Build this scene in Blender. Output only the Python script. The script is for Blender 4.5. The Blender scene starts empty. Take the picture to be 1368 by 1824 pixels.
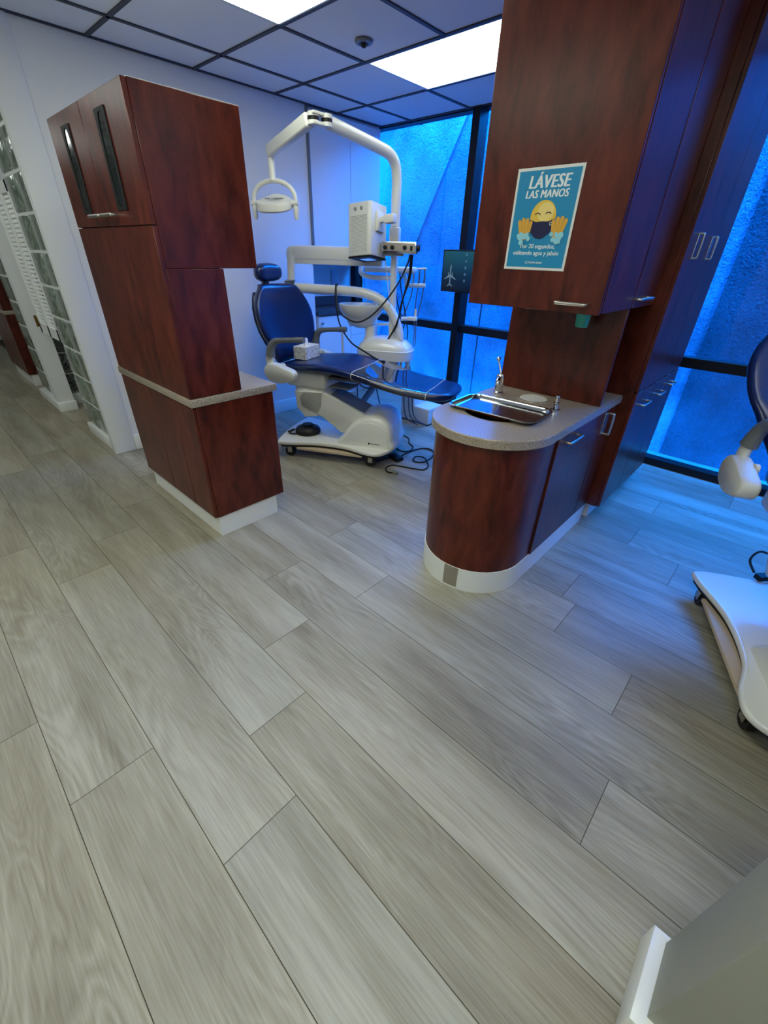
import bpy, bmesh, math, random
from mathutils import Matrix, Vector, Euler
random.seed(7)
PI = math.pi
S = bpy.context.scene
COL = S.collection

# ------------------------------------------------------------------ camera
cam_d = bpy.data.cameras.new('camera')
cam_d.sensor_fit = 'VERTICAL'; cam_d.sensor_height = 24.0
cam_d.lens = 748.4687 / 1824 * 24.0
cam_d.clip_start = 0.02
cam = bpy.data.objects.new('camera', cam_d); COL.objects.link(cam)
cam.matrix_world = (Matrix.Translation((0, 0, 1.41)) @ Matrix.Rotation(math.radians(-47.64443), 4, 'Z')
                    @ Matrix.Rotation(math.radians(58.53872), 4, 'X') @ Matrix.Rotation(math.radians(1.74413), 4, 'Z'))
S.camera = cam

# ------------------------------------------------------------------ world, light, exposure
SKY = 44.0
LAMP = 6.9
GLASS_TINT = (0.004, 0.25, 1.0)
w = bpy.data.worlds.new('sky'); S.world = w; w.use_nodes = True
bg = w.node_tree.nodes['Background']
bg.inputs[0].default_value = (0.72, 0.86, 1.0, 1); bg.inputs[1].default_value = SKY
sun_d = bpy.data.lights.new('sun', 'SUN'); sun_d.energy = 15.0; sun_d.angle = math.radians(3); sun_d.color = (1, .97, .92)
sun = bpy.data.objects.new('sun', sun_d); COL.objects.link(sun); sun.location = (4.5, 0, 8)
sun.rotation_euler = Vector((.24, .55, -.80)).to_track_quat('-Z', 'Y').to_euler()
S.view_settings.view_transform = 'Standard'; S.view_settings.look = 'None'
S.view_settings.gamma = 1.0; S.view_settings.exposure = 0.0; S.view_settings.use_curve_mapping = False
S.cycles.use_denoising = True
S.cycles.max_bounces = 10; S.cycles.diffuse_bounces = 5; S.cycles.glossy_bounces = 4
S.cycles.transparent_max_bounces = 12; S.cycles.transmission_bounces = 6
S.cycles.caustics_reflective = False; S.cycles.caustics_refractive = False

# ------------------------------------------------------------------ dimensions
CEIL = 2.434
YB = 3.649           # wall behind the dental chair
XW = 3.88            # window wall

# ------------------------------------------------------------------ materials
def lin(c):
    return tuple(((v / 255) / 12.92 if v / 255 <= .04045 else ((v / 255 + .055) / 1.055) ** 2.4) for v in c)
def mat(name, rgb, rough=.5, metal=0.0, spec=.5, coat=0.0, srgb=True, emit=None, emit_s=0):
    m = bpy.data.materials.new(name); m.use_nodes = True
    b = m.node_tree.nodes['Principled BSDF']
    c = lin(rgb) if srgb else rgb
    b.inputs['Base Color'].default_value = (*c, 1)
    b.inputs['Roughness'].default_value = rough; b.inputs['Metallic'].default_value = metal
    b.inputs['Specular IOR Level'].default_value = spec; b.inputs['Coat Weight'].default_value = coat
    b.inputs['Coat Roughness'].default_value = .08
    if emit:
        b.inputs['Emission Color'].default_value = (*emit, 1); b.inputs['Emission Strength'].default_value = emit_s
    return m
def N(m): return m.node_tree.nodes
def LK(m, a, b): m.node_tree.links.new(a, b)
def new(m, t, **kw):
    n = N(m).new(t)
    for k, v in kw.items(): setattr(n, k, v)
    return n
def BS(m): return N(m)['Principled BSDF']
def ramp(m, stops):
    r = new(m, 'ShaderNodeValToRGB'); cr = r.color_ramp
    while len(cr.elements) < len(stops): cr.elements.new(.5)
    for e, (p, c) in zip(cr.elements, stops):
        e.position = p; e.color = (*c, 1)
    return r
def bumpify(m, scale, strength, dist=.002, detail=4, coord='Object', stretch=(1, 1, 1)):
    tc = new(m, 'ShaderNodeTexCoord'); mp = new(m, 'ShaderNodeMapping'); mp.inputs['Scale'].default_value = stretch
    LK(m, tc.outputs[coord], mp.inputs[0])
    nz = new(m, 'ShaderNodeTexNoise'); nz.inputs['Scale'].default_value = scale; nz.inputs['Detail'].default_value = detail
    LK(m, mp.outputs[0], nz.inputs['Vector'])
    b = new(m, 'ShaderNodeBump'); b.inputs['Strength'].default_value = strength; b.inputs['Distance'].default_value = dist
    LK(m, nz.outputs['Fac'], b.inputs['Height']); LK(m, b.outputs[0], BS(m).inputs['Normal'])
    return nz

def wood_mat(name, c_dark, c_mid, c_light, rough=.33, coat=.25):
    m = mat(name, (90, 30, 20), rough, coat=coat)
    BS(m).inputs['Specular IOR Level'].default_value = .36
    tc = new(m, 'ShaderNodeTexCoord'); g = new(m, 'ShaderNodeNewGeometry')
    mp = new(m, 'ShaderNodeMapping'); mp.inputs['Scale'].default_value = (1, 1, .30)
    LK(m, g.outputs['Position'], mp.inputs[0])
    n1 = new(m, 'ShaderNodeTexNoise'); n1.inputs['Scale'].default_value = 22; n1.inputs['Detail'].default_value = 7; n1.inputs['Distortion'].default_value = .5
    n2 = new(m, 'ShaderNodeTexNoise'); n2.inputs['Scale'].default_value = 7; n2.inputs['Detail'].default_value = 3
    n3 = new(m, 'ShaderNodeTexNoise'); n3.inputs['Scale'].default_value = 160; n3.inputs['Detail'].default_value = 2
    for n in (n1, n2, n3): LK(m, mp.outputs[0], n.inputs['Vector'])
    a = new(m, 'ShaderNodeMath', operation='MULTIPLY_ADD'); a.inputs[1].default_value = .55; LK(m, n1.outputs['Fac'], a.inputs[0])
    b = new(m, 'ShaderNodeMath', operation='MULTIPLY'); b.inputs[1].default_value = .35; LK(m, n2.outputs['Fac'], b.inputs[0])
    LK(m, b.outputs[0], a.inputs[2])
    c = new(m, 'ShaderNodeMath', operation='MULTIPLY_ADD'); c.inputs[1].default_value = .12
    LK(m, n3.outputs['Fac'], c.inputs[0]); LK(m, a.outputs[0], c.inputs[2])
    r = ramp(m, [(.36, c_dark), (.50, c_mid), (.66, c_light)])
    LK(m, c.outputs[0], r.inputs[0]); LK(m, r.outputs[0], BS(m).inputs['Base Color'])
    return m

def floor_mat():
    m = mat('oak plank floor', (160, 150, 130), .42, spec=.45)
    at = new(m, 'ShaderNodeAttribute'); at.attribute_name = 'plank'
    tc = new(m, 'ShaderNodeTexCoord')
    sep = new(m, 'ShaderNodeSeparateColor'); LK(m, at.outputs['Color'], sep.inputs[0])
    # per-plank shift of the grain
    off = new(m, 'ShaderNodeVectorMath', operation='MULTIPLY'); LK(m, at.outputs['Color'], off.inputs[0]); off.inputs[1].default_value = (37, 53, 71)
    ad = new(m, 'ShaderNodeVectorMath', operation='ADD'); LK(m, tc.outputs['Object'], ad.inputs[0]); LK(m, off.outputs[0], ad.inputs[1])
    def mapped(sy, scale, detail, dist=0.0, rough=.5):
        mp = new(m, 'ShaderNodeMapping'); mp.inputs['Scale'].default_value = (1, sy, 1); LK(m, ad.outputs[0], mp.inputs[0])
        n_ = new(m, 'ShaderNodeTexNoise'); n_.inputs['Scale'].default_value = scale; n_.inputs['Detail'].default_value = detail
        n_.inputs['Distortion'].default_value = dist; n_.inputs['Roughness'].default_value = rough
        LK(m, mp.outputs[0], n_.inputs['Vector']); return n_.outputs['Fac']
    def madd(x, k, y=None, c=0.0):
        a = new(m, 'ShaderNodeMath', operation='MULTIPLY_ADD'); a.inputs[1].default_value = k
        LK(m, x, a.inputs[0])
        if y is not None: LK(m, y, a.inputs[2])
        else: a.inputs[2].default_value = c
        return a.outputs[0]
    # cathedral figure: contour lines of a broad stretched field
    field = mapped(.18, 4.6, 3.0, .55, .42)
    mul = madd(field, 46.0); pp = new(m, 'ShaderNodeMath', operation='PINGPONG'); pp.inputs[1].default_value = 1.0; LK(m, mul, pp.inputs[0])
    # figure only shows where a mask lets it
    mask = mapped(.35, 2.6, 1.0); mr = new(m, 'ShaderNodeMapRange'); mr.inputs['From Min'].default_value = .45; mr.inputs['From Max'].default_value = .62
    LK(m, mask, mr.inputs['Value'])
    cen = madd(pp.outputs[0], 1.0, None, -.5)
    fig = new(m, 'ShaderNodeMath', operation='MULTIPLY'); LK(m, cen, fig.inputs[0]); LK(m, mr.outputs[0], fig.inputs[1])
    mp2 = new(m, 'ShaderNodeMapping'); mp2.inputs['Scale'].default_value = (1, .035, 1); LK(m, ad.outputs[0], mp2.inputs[0])
    fine = new(m, 'ShaderNodeTexNoise'); fine.inputs['Scale'].default_value = 190; fine.inputs['Detail'].default_value = 4
    LK(m, mp2.outputs[0], fine.inputs['Vector'])
    st = mapped(.11, 8.5, 4.0, .3)
    dk = mapped(.30, 3.4, 2.0, .6)
    v = madd(fig.outputs[0], .125)
    v = madd(fine.outputs['Fac'], .40, v)
    v = madd(st, .55, v)
    v = madd(dk, .38, v)
    v = madd(sep.outputs[0], .11, v)
    r = ramp(m, [(.46, (.150, .131, .095)), (.62, (.245, .225, .171)), (.74, (.315, .296, .233)), (.92, (.42, .402, .332))])
    LK(m, v, r.inputs[0])
    # warmer patches and warmer planks
    wn = mapped(.25, 3.0, 1.0); wr = new(m, 'ShaderNodeMapRange'); wr.inputs['From Min'].default_value = .5; wr.inputs['From Max'].default_value = .72; LK(m, wn, wr.inputs['Value'])
    warm = madd(sep.outputs[1], .55, madd(wr.outputs[0], .45)); cl = new(m, 'ShaderNodeClamp'); LK(m, warm, cl.inputs[0])
    hue = new(m, 'ShaderNodeMix', data_type='RGBA'); hue.blend_type = 'MULTIPLY'
    LK(m, cl.outputs[0], hue.inputs['Factor'])
    LK(m, r.outputs[0], hue.inputs['A']); hue.inputs['B'].default_value = (1.035, .965, .87, 1)
    LK(m, hue.outputs['Result'], BS(m).inputs['Base Color'])
    b = new(m, 'ShaderNodeBump'); b.inputs['Strength'].default_value = .18; b.inputs['Distance'].default_value = .001
    LK(m, fine.outputs['Fac'], b.inputs['Height']); LK(m, b.outputs[0], BS(m).inputs['Normal'])
    return m

M = {}
M['floor'] = floor_mat()
M['groove'] = mat('plank groove', (70, 64, 54), .8)
M['wall'] = mat('white wall paint', (226, 228, 230), .6); bumpify(M['wall'], 180, .12, .001)
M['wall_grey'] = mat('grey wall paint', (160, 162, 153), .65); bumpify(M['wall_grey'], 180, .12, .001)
M['trim'] = mat('white trim paint', (232, 234, 232), .35)
M['tile'] = mat('ceiling tile', (226, 229, 234), .9)
nz = bumpify(M['tile'], 260, .35, .002)
M['grid'] = mat('dark ceiling grid', (52, 58, 74), .6)
M['wood'] = wood_mat('cherry laminate', (.034, .0044, .0026), (.088, .0125, .0062), (.140, .0240, .0112), rough=.29, coat=.0)
M['wood_edge'] = mat('dark cherry edge', (40, 14, 12), .4)
M['gap'] = mat('shadow gap', (10, 6, 6), .8)
M['lamp'] = mat('lamp diffuser', (245, 250, 250), .5, emit=(.95, 1.0, .84), emit_s=LAMP)
M['lamp_soft'] = mat('softer lamp diffuser', (245, 250, 250), .5, emit=(.93, 1.0, .95), emit_s=LAMP * .55)
M['lamp_frame'] = mat('lamp frame', (210, 215, 220), .5)
M['frame'] = mat('black window frame', (7, 8, 12), .5, spec=.3)
M['steel'] = mat('polished steel', (200, 202, 205), .16, metal=1)
M['nickel'] = mat('brushed nickel', (190, 184, 176), .32, metal=1)
M['chrome'] = mat('chrome', (225, 225, 228), .07, metal=1)
M['brass'] = mat('brass', (120, 95, 50), .35, metal=1)
M['white'] = mat('white enamel', (226, 226, 220), .28, coat=.4)
M['white_plastic'] = mat('white plastic', (220, 220, 214), .38)
M['grey_plastic'] = mat('grey plastic', (112, 116, 122), .4)
M['dark_plastic'] = mat('dark plastic', (14, 15, 17), .5, spec=.3)
M['black'] = mat('black rubber', (9, 9, 11), .55)
M['vinyl'] = mat('blue vinyl', (9, 32, 88), .30, coat=.2); bumpify(M['vinyl'], 300, .06, .0006)
M['grey_hose'] = mat('grey hose', (80, 92, 110), .45)
M['pale_board'] = mat('pale board', (196, 176, 148), .6)
M['cabinet_white'] = mat('white cabinet laminate', (222, 225, 228), .32)
M['counter_dark'] = mat('dark counter', (60, 62, 72), .35)
M['teal'] = mat('teal plastic', (70, 190, 165), .4)
M['tissue'] = mat('tissue paper', (240, 240, 240), .9)
M['screen_frame'] = mat('monitor bezel', (8, 9, 12), .3)
M['outlet'] = mat('outlet plastic', (186, 194, 206), .5)
M['plug'] = mat('grey plug', (120, 122, 112), .5)

def stone_mat():
    m = mat('speckled solid surface', (150, 138, 122), .22, coat=.2)
    tc = new(m, 'ShaderNodeTexCoord')
    n1 = new(m, 'ShaderNodeTexNoise'); n1.inputs['Scale'].default_value = 320; n1.inputs['Detail'].default_value = 2
    LK(m, tc.outputs['Object'], n1.inputs['Vector'])
    r = ramp(m, [(.32, lin((104, 90, 78))), (.45, lin((152, 139, 124))), (.58, lin((163, 151, 137))), (.72, lin((200, 190, 178)))])
    LK(m, n1.outputs['Fac'], r.inputs[0]); LK(m, r.outputs[0], BS(m).inputs['Base Color'])
    return m
M['stone'] = stone_mat()

def stucco_mat(name, rgb):
    m = mat(name, rgb, .9, spec=.1)
    tc = new(m, 'ShaderNodeTexCoord')
    n1 = new(m, 'ShaderNodeTexNoise'); n1.inputs['Scale'].default_value = 38; n1.inputs['Detail'].default_value = 6; n1.inputs['Distortion'].default_value = .8
    n2 = new(m, 'ShaderNodeTexNoise'); n2.inputs['Scale'].default_value = 2.2; n2.inputs['Detail'].default_value = 3
    LK(m, tc.outputs['Object'], n1.inputs['Vector']); LK(m, tc.outputs['Object'], n2.inputs['Vector'])
    a = new(m, 'ShaderNodeMath', operation='MULTIPLY_ADD'); a.inputs[1].default_value = .45
    LK(m, n1.outputs['Fac'], a.inputs[0]); LK(m, n2.outputs['Fac'], a.inputs[2])
    c = lin(rgb)
    r = ramp(m, [(.45, tuple(v * .50 for v in c)), (.72, c), (1.0, tuple(min(1, v * 1.55) for v in c))])
    LK(m, a.outputs[0], r.inputs[0]); LK(m, r.outputs[0], BS(m).inputs['Base Color'])
    b = new(m, 'ShaderNodeBump'); b.inputs['Strength'].default_value = 1.0; b.inputs['Distance'].default_value = .022
    LK(m, n1.outputs['Fac'], b.inputs['Height']); LK(m, b.outputs[0], BS(m).inputs['Normal'])
    return m
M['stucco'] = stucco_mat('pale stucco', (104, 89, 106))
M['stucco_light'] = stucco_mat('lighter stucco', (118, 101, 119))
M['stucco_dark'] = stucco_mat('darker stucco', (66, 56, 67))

def pane_mat(name, tint, gloss=1.0):
    m = bpy.data.materials.new(name); m.use_nodes = True; nt = m.node_tree; nt.nodes.clear()
    o = nt.nodes.new('ShaderNodeOutputMaterial'); t = nt.nodes.new('ShaderNodeBsdfTransparent'); t.inputs[0].default_value = (*tint, 1)
    g = nt.nodes.new('ShaderNodeBsdfGlossy'); g.inputs['Roughness'].default_value = .02
    f = nt.nodes.new('ShaderNodeFresnel'); f.inputs[0].default_value = 1.45
    mu = nt.nodes.new('ShaderNodeMath'); mu.operation = 'MULTIPLY'; mu.inputs[1].default_value = gloss
    x = nt.nodes.new('ShaderNodeMixShader')
    nt.links.new(f.outputs[0], mu.inputs[0]); nt.links.new(mu.outputs[0], x.inputs[0]); nt.links.new(t.outputs[0], x.inputs[1]); nt.links.new(g.outputs[0], x.inputs[2])
    nt.links.new(x.outputs[0], o.inputs[0])
    return m
M['pane'] = pane_mat('blue tinted window film', GLASS_TINT, .5)
M['clear'] = pane_mat('clear plastic film', (.93, .95, .97), 2.2)
M['smoked'] = mat('smoked cabinet glass', (22, 32, 36), .06, coat=1.0, spec=.8)

def glass_block_mat():
    m = mat('rippled glass block', (150, 168, 152), .14, coat=.5)
    BS(m).inputs['Transmission Weight'].default_value = .12
    tc = new(m, 'ShaderNodeTexCoord')
    n1 = new(m, 'ShaderNodeTexNoise'); n1.inputs['Scale'].default_value = 14; n1.inputs['Detail'].default_value = 1; n1.inputs['Distortion'].default_value = 1.5
    LK(m, tc.outputs['Object'], n1.inputs['Vector'])
    r = ramp(m, [(.35, lin((92, 108, 96))), (.62, lin((150, 164, 150)))])
    LK(m, n1.outputs['Fac'], r.inputs[0]); LK(m, r.outputs[0], BS(m).inputs['Base Color'])
    b = new(m, 'ShaderNodeBump'); b.inputs['Strength'].default_value = .5; b.inputs['Distance'].default_value = .012
    LK(m, n1.outputs['Fac'], b.inputs['Height']); LK(m, b.outputs[0], BS(m).inputs['Normal'])
    return m
M['glass_block'] = glass_block_mat()
M['dark_block'] = mat('dark pebbled glass block', (58, 62, 62), .25, coat=.4)
_n = bumpify(M['dark_block'], 45, 1.0, .02)
_r = ramp(M['dark_block'], [(.4, lin((30, 34, 36))), (.62, lin((120, 126, 122)))]); LK(M['dark_block'], _n.outputs['Fac'], _r.inputs[0]); LK(M['dark_block'], _r.outputs[0], BS(M['dark_block']).inputs['Base Color'])

def grille_mat():
    m = mat('perforated white panel', (222, 222, 216), .4)
    tc = new(m, 'ShaderNodeTexCoord'); mp = new(m, 'ShaderNodeMapping'); mp.inputs['Scale'].default_value = (1, 1, 1)
    LK(m, tc.outputs['UV'], mp.inputs[0])
    sx = new(m, 'ShaderNodeSeparateXYZ'); LK(m, mp.outputs[0], sx.inputs[0])
    def cell(o, k, shift=None):
        a = new(m, 'ShaderNodeMath', operation='MULTIPLY_ADD'); a.inputs[1].default_value = k
        LK(m, o, a.inputs[0])
        if shift is not None: LK(m, shift, a.inputs[2])
        else: a.inputs[2].default_value = 0
        f = new(m, 'ShaderNodeMath', operation='FRACT'); LK(m, a.outputs[0], f.inputs[0])
        s = new(m, 'ShaderNodeMath', operation='SUBTRACT'); s.inputs[1].default_value = .5; LK(m, f.outputs[0], s.inputs[0])
        p = new(m, 'ShaderNodeMath', operation='POWER'); p.inputs[1].default_value = 2; 
        ab = new(m, 'ShaderNodeMath', operation='ABSOLUTE'); LK(m, s.outputs[0], ab.inputs[0]); LK(m, ab.outputs[0], p.inputs[0])
        return a, p
    ay, py = cell(sx.outputs[1], 30)
    fl = new(m, 'ShaderNodeMath', operation='FLOOR'); LK(m, ay.outputs[0], fl.inputs[0])
    hf = new(m, 'ShaderNodeMath', operation='MULTIPLY'); hf.inputs[1].default_value = .5; LK(m, fl.outputs[0], hf.inputs[0])
    ax, px = cell(sx.outputs[0], 15, hf.outputs[0])
    su = new(m, 'ShaderNodeMath', operation='ADD'); LK(m, px.outputs[0], su.inputs[0]); LK(m, py.outputs[0], su.inputs[1])
    lt = new(m, 'ShaderNodeMath', operation='LESS_THAN'); lt.inputs[1].default_value = .085; LK(m, su.outputs[0], lt.inputs[0])
    mx = new(m, 'ShaderNodeMix', data_type='RGBA'); LK(m, lt.outputs[0], mx.inputs['Factor'])
    mx.inputs['A'].default_value = (*lin((222, 222, 216)), 1); mx.inputs['B'].default_value = (*lin((60, 62, 62)), 1)
    LK(m, mx.outputs['Result'], BS(m).inputs['Base Color'])
    return m
M['grille'] = grille_mat()

def floral_mat():
    m = mat('tissue box print', (236, 234, 226), .6)
    tc = new(m, 'ShaderNodeTexCoord')
    v = new(m, 'ShaderNodeTexVoronoi', feature='DISTANCE_TO_EDGE'); v.inputs['Scale'].default_value = 32
    nz = new(m, 'ShaderNodeTexNoise'); nz.inputs['Scale'].default_value = 22; nz.inputs['Detail'].default_value = 2
    LK(m, tc.outputs['Object'], nz.inputs['Vector'])
    vm = new(m, 'ShaderNodeVectorMath', operation='MULTIPLY_ADD'); LK(m, nz.outputs['Color'], vm.inputs[0]); vm.inputs[1].default_value = (.06, .06, .06); LK(m, tc.outputs['Object'], vm.inputs[2])
    LK(m, vm.outputs[0], v.inputs['Vector'])
    r = ramp(m, [(.0, lin((150, 140, 110))), (.035, lin((200, 196, 180))), (.08, lin((238, 236, 228)))])
    LK(m, v.outputs['Distance'], r.inputs[0]); LK(m, r.outputs[0], BS(m).inputs['Base Color'])
    return m
M['floral'] = floral_mat()

# ------------------------------------------------------------------ mesh builder
class MB:
    def __init__(s): s.v = []; s.f = []; s.mi = []; s.uv = {}
    def add(s, vs, fs, mtx=None, mi=0, uvs=None):
        o = len(s.v)
        s.v += [tuple(mtx @ Vector(p)) if mtx is not None else tuple(p) for p in vs]
        for k, f in enumerate(fs):
            if uvs: s.uv[len(s.f)] = uvs[k]
            s.f.append(tuple(i + o for i in f)); s.mi.append(mi)
        return s
    def box(s, a, b, mtx=None, mi=0):
        x0, y0, z0 = a; x1, y1, z1 = b
        v = [(x0, y0, z0), (x1, y0, z0), (x1, y1, z0), (x0, y1, z0), (x0, y0, z1), (x1, y0, z1), (x1, y1, z1), (x0, y1, z1)]
        return s.add(v, [(3, 2, 1, 0), (4, 5, 6, 7), (0, 1, 5, 4), (1, 2, 6, 5), (2, 3, 7, 6), (3, 0, 4, 7)], mtx, mi)
    def rbox(s, a, b, r=.01, seg=3, mtx=None, mi=0):
        bm = bmesh.new(); c = [(a[i] + b[i]) / 2 for i in range(3)]; d = [abs(b[i] - a[i]) for i in range(3)]
        bmesh.ops.create_cube(bm, size=1, matrix=Matrix.Translation(c) @ Matrix.Diagonal((*d, 1)))
        bmesh.ops.bevel(bm, geom=bm.edges[:], offset=min(r, min(d) * .49), segments=seg, profile=.5, affect='EDGES')
        bm.verts.index_update()
        s.add([v.co[:] for v in bm.verts], [tuple(v.index for v in f.verts) for f in bm.faces], mtx, mi); bm.free(); return s
    def ring_loft(s, rings, mtx=None, mi=0, cap0=True, cap1=True, closed=True):
        n = len(rings[0]); v = [p for r in rings for p in r]; f = []
        for i in range(len(rings) - 1):
            for j in range(n if closed else n - 1):
                k = (j + 1) % n
                f.append((i * n + j, i * n + k, (i + 1) * n + k, (i + 1) * n + j))
        if cap0: f.append(tuple(range(n - 1, -1, -1)))
        if cap1: f.append(tuple((len(rings) - 1) * n + j for j in range(n)))
        return s.add(v, f, mtx, mi)
    def tube(s, pts, r, n=10, smooth=6, mtx=None, mi=0, cap=True, flat=1.0):
        pts = [Vector(p) for p in pts]
        if smooth > 1 and len(pts) > 2: pts = catmull(pts, smooth)
        m = len(pts); rr = r if callable(r) else (lambda t: r)
        T = []
        for i in range(m):
            a = pts[max(0, i - 1)]; b = pts[min(m - 1, i + 1)]; T.append((b - a).normalized())
        up = Vector((0, 0, 1)) if abs(T[0].z) < .9 else Vector((1, 0, 0))
        nrm = (up - T[0] * up.dot(T[0])).normalized(); rings = []
        for i in range(m):
            nrm = (nrm - T[i] * nrm.dot(T[i])).normalized(); bi = T[i].cross(nrm); q = rr(i / (m - 1))
            rings.append([tuple(pts[i] + nrm * (q * math.cos(2 * PI * j / n)) + bi * (q * flat * math.sin(2 * PI * j / n))) for j in range(n)])
        return s.ring_loft(rings, mtx, mi, cap, cap)
    def cyl(s, p0, p1, r0, r1=None, n=20, mtx=None, mi=0):
        r1 = r0 if r1 is None else r1
        return s.tube([p0, p1], lambda t: r0 + (r1 - r0) * t, n, 1, mtx, mi)
    def lathe(s, prof, c=(0, 0, 0), n=32, sx=1, sy=1, mtx=None, mi=0, cap0=True, cap1=True):
        rings = [[(c[0] + r * sx * math.cos(2 * PI * j / n), c[1] + r * sy * math.sin(2 * PI * j / n), c[2] + z) for j in range(n)] for r, z in prof]
        return s.ring_loft(rings, mtx, mi, cap0, cap1)
    def prism(s, poly, z0, z1, mtx=None, mi=0):
        """poly: 2-D points, extruded along z"""
        n = len(poly)
        v = [(x, y, z0) for x, y in poly] + [(x, y, z1) for x, y in poly]
        f = [tuple(range(n - 1, -1, -1)), tuple(range(n, 2 * n))] + [(i, (i + 1) % n, n + (i + 1) % n, n + i) for i in range(n)]
        return s.add(v, f, mtx, mi)
    def rprism(s, poly, z0, z1, r=.01, seg=3, mtx=None, mi=0):
        """extruded polygon with rounded rim edges"""
        bm = bmesh.new(); n = len(poly)
        vb = [bm.verts.new((x, y, z0)) for x, y in poly]; vt = [bm.verts.new((x, y, z1)) for x, y in poly]
        bm.faces.new(vb[::-1]); bm.faces.new(vt)
        for i in range(n): bm.faces.new((vb[i], vb[(i + 1) % n], vt[(i + 1) % n], vt[i]))
        bm.normal_update()
        e = [q for q in bm.edges if abs(q.verts[0].co.z - q.verts[1].co.z) < 1e-6]
        bmesh.ops.bevel(bm, geom=e, offset=r, segments=seg, profile=.5, affect='EDGES', clamp_overlap=True)
        bm.verts.index_update()
        s.add([v.co[:] for v in bm.verts], [tuple(v.index for v in f.verts) for f in bm.faces], mtx, mi); bm.free(); return s
    def ball(s, c, r, sx=1, sy=1, sz=1, n=20, m=12, mtx=None, mi=0):
        prof = [(max(1e-4, r * math.sin(PI * i / m)), -r * sz * math.cos(PI * i / m)) for i in range(m + 1)]
        return s.lathe(prof, c, n, sx, sy, mtx, mi)
    def build(s, name, material, parent=None, angle=38, smooth=True):
        me = bpy.data.meshes.new(name); me.from_pydata(s.v, [], s.f)
        for mm in (material if isinstance(material, (list, tuple)) else [material]): me.materials.append(M[mm] if isinstance(mm, str) else mm)
        me.polygons.foreach_set('material_index', s.mi)
        if s.uv:
            ul = me.uv_layers.new(name='UVMap')
            for fi, uvs in s.uv.items():
                for li, uv in zip(me.polygons[fi].loop_indices, uvs): ul.data[li].uv = uv
        bm = bmesh.new(); bm.from_mesh(me)
        bmesh.ops.recalc_face_normals(bm, faces=bm.faces[:])
        if smooth:
            for f in bm.faces: f.smooth = True
            for e in bm.edges:
                if len(e.link_faces) == 2 and e.calc_face_angle(0) > math.radians(angle): e.smooth = False
        bm.to_mesh(me); bm.free()
        o = bpy.data.objects.new(name, me); COL.objects.link(o)
        if parent is not None: o.parent = parent
        return o

def catmull(P, k):
    out = []
    for i in range(len(P) - 1):
        a = P[max(0, i - 1)]; b = P[i]; c = P[i + 1]; d = P[min(len(P) - 1, i + 2)]
        for j in range(k):
            t = j / k
            out.append(.5 * ((2 * b) + (c - a) * t + (2 * a - 5 * b + 4 * c - d) * t * t + (3 * b - a - 3 * c + d) * t ** 3))
    out.append(P[-1]); return out
def superel(w, h, n=24, e=3.5):
    pts = []
    for j in range(n):
        t = 2 * PI * j / n; c, s_ = math.cos(t), math.sin(t)
        pts.append((w / 2 * math.copysign(abs(c) ** (2 / e), c), h / 2 * math.copysign(abs(s_) ** (2 / e), s_)))
    return pts
def rrect(x0, y0, x1, y1, r, n=6):
    pts = []
    for cx, cy, a in ((x1 - r, y1 - r, 0), (x0 + r, y1 - r, 90), (x0 + r, y0 + r, 180), (x1 - r, y0 + r, 270)):
        for i in range(n + 1):
            t = math.radians(a + 90 * i / n); pts.append((cx + r * math.cos(t), cy + r * math.sin(t)))
    return pts
def smooth_poly(P, k=6):
    n = len(P); P = [Vector((*p, 0)) for p in P]; out = []
    for i in range(n):
        a, b, c, d = P[i - 1], P[i], P[(i + 1) % n], P[(i + 2) % n]
        for j in range(k):
            t = j / k; q = .5 * ((2 * b) + (c - a) * t + (2 * a - 5 * b + 4 * c - d) * t * t + (3 * b - a - 3 * c + d) * t ** 3)
            out.append((q.x, q.y))
    return out
def interp(tab, x):
    for (a, b), (c, d) in zip(tab, tab[1:]):
        if x <= c: 
            t = 0 if c == a else max(0, (x - a) / (c - a)); return b + (d - b) * t
    return tab[-1][1]
def sinterp(tab, x):
    P = [Vector((a, b, 0)) for a, b in tab]
    Q = catmull(P, 10)
    return interp([(q.x, q.y) for q in Q], x)

def tag(o, label=None, cat=None, group=None, kind=None):
    if label: o['label'] = label
    if cat: o['category'] = cat
    if group: o['group'] = group
    if kind: o['kind'] = kind
    return o
def thing(name, label, cat, loc=(0, 0, 0), rz=0, group=None):
    o = bpy.data.objects.new(name, None); COL.objects.link(o); o.empty_display_size = .1
    o.location = loc; o.rotation_euler = (0, 0, rz)
    return tag(o, label, cat, group)
def struct(name, mb, m, label=None, parent=None, **kw):
    o = mb.build(name, m, parent, **kw)
    if parent is None:
        o['kind'] = 'structure'; o['category'] = 'structure' if 'category' not in o else o['category']
        if label: o['label'] = label
    return o
def copy_tree(o, parent=None):
    c = o.copy(); COL.objects.link(c)
    if parent is not None: c.parent = parent
    for ch in list(o.children): copy_tree(ch, c)
    return c

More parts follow.
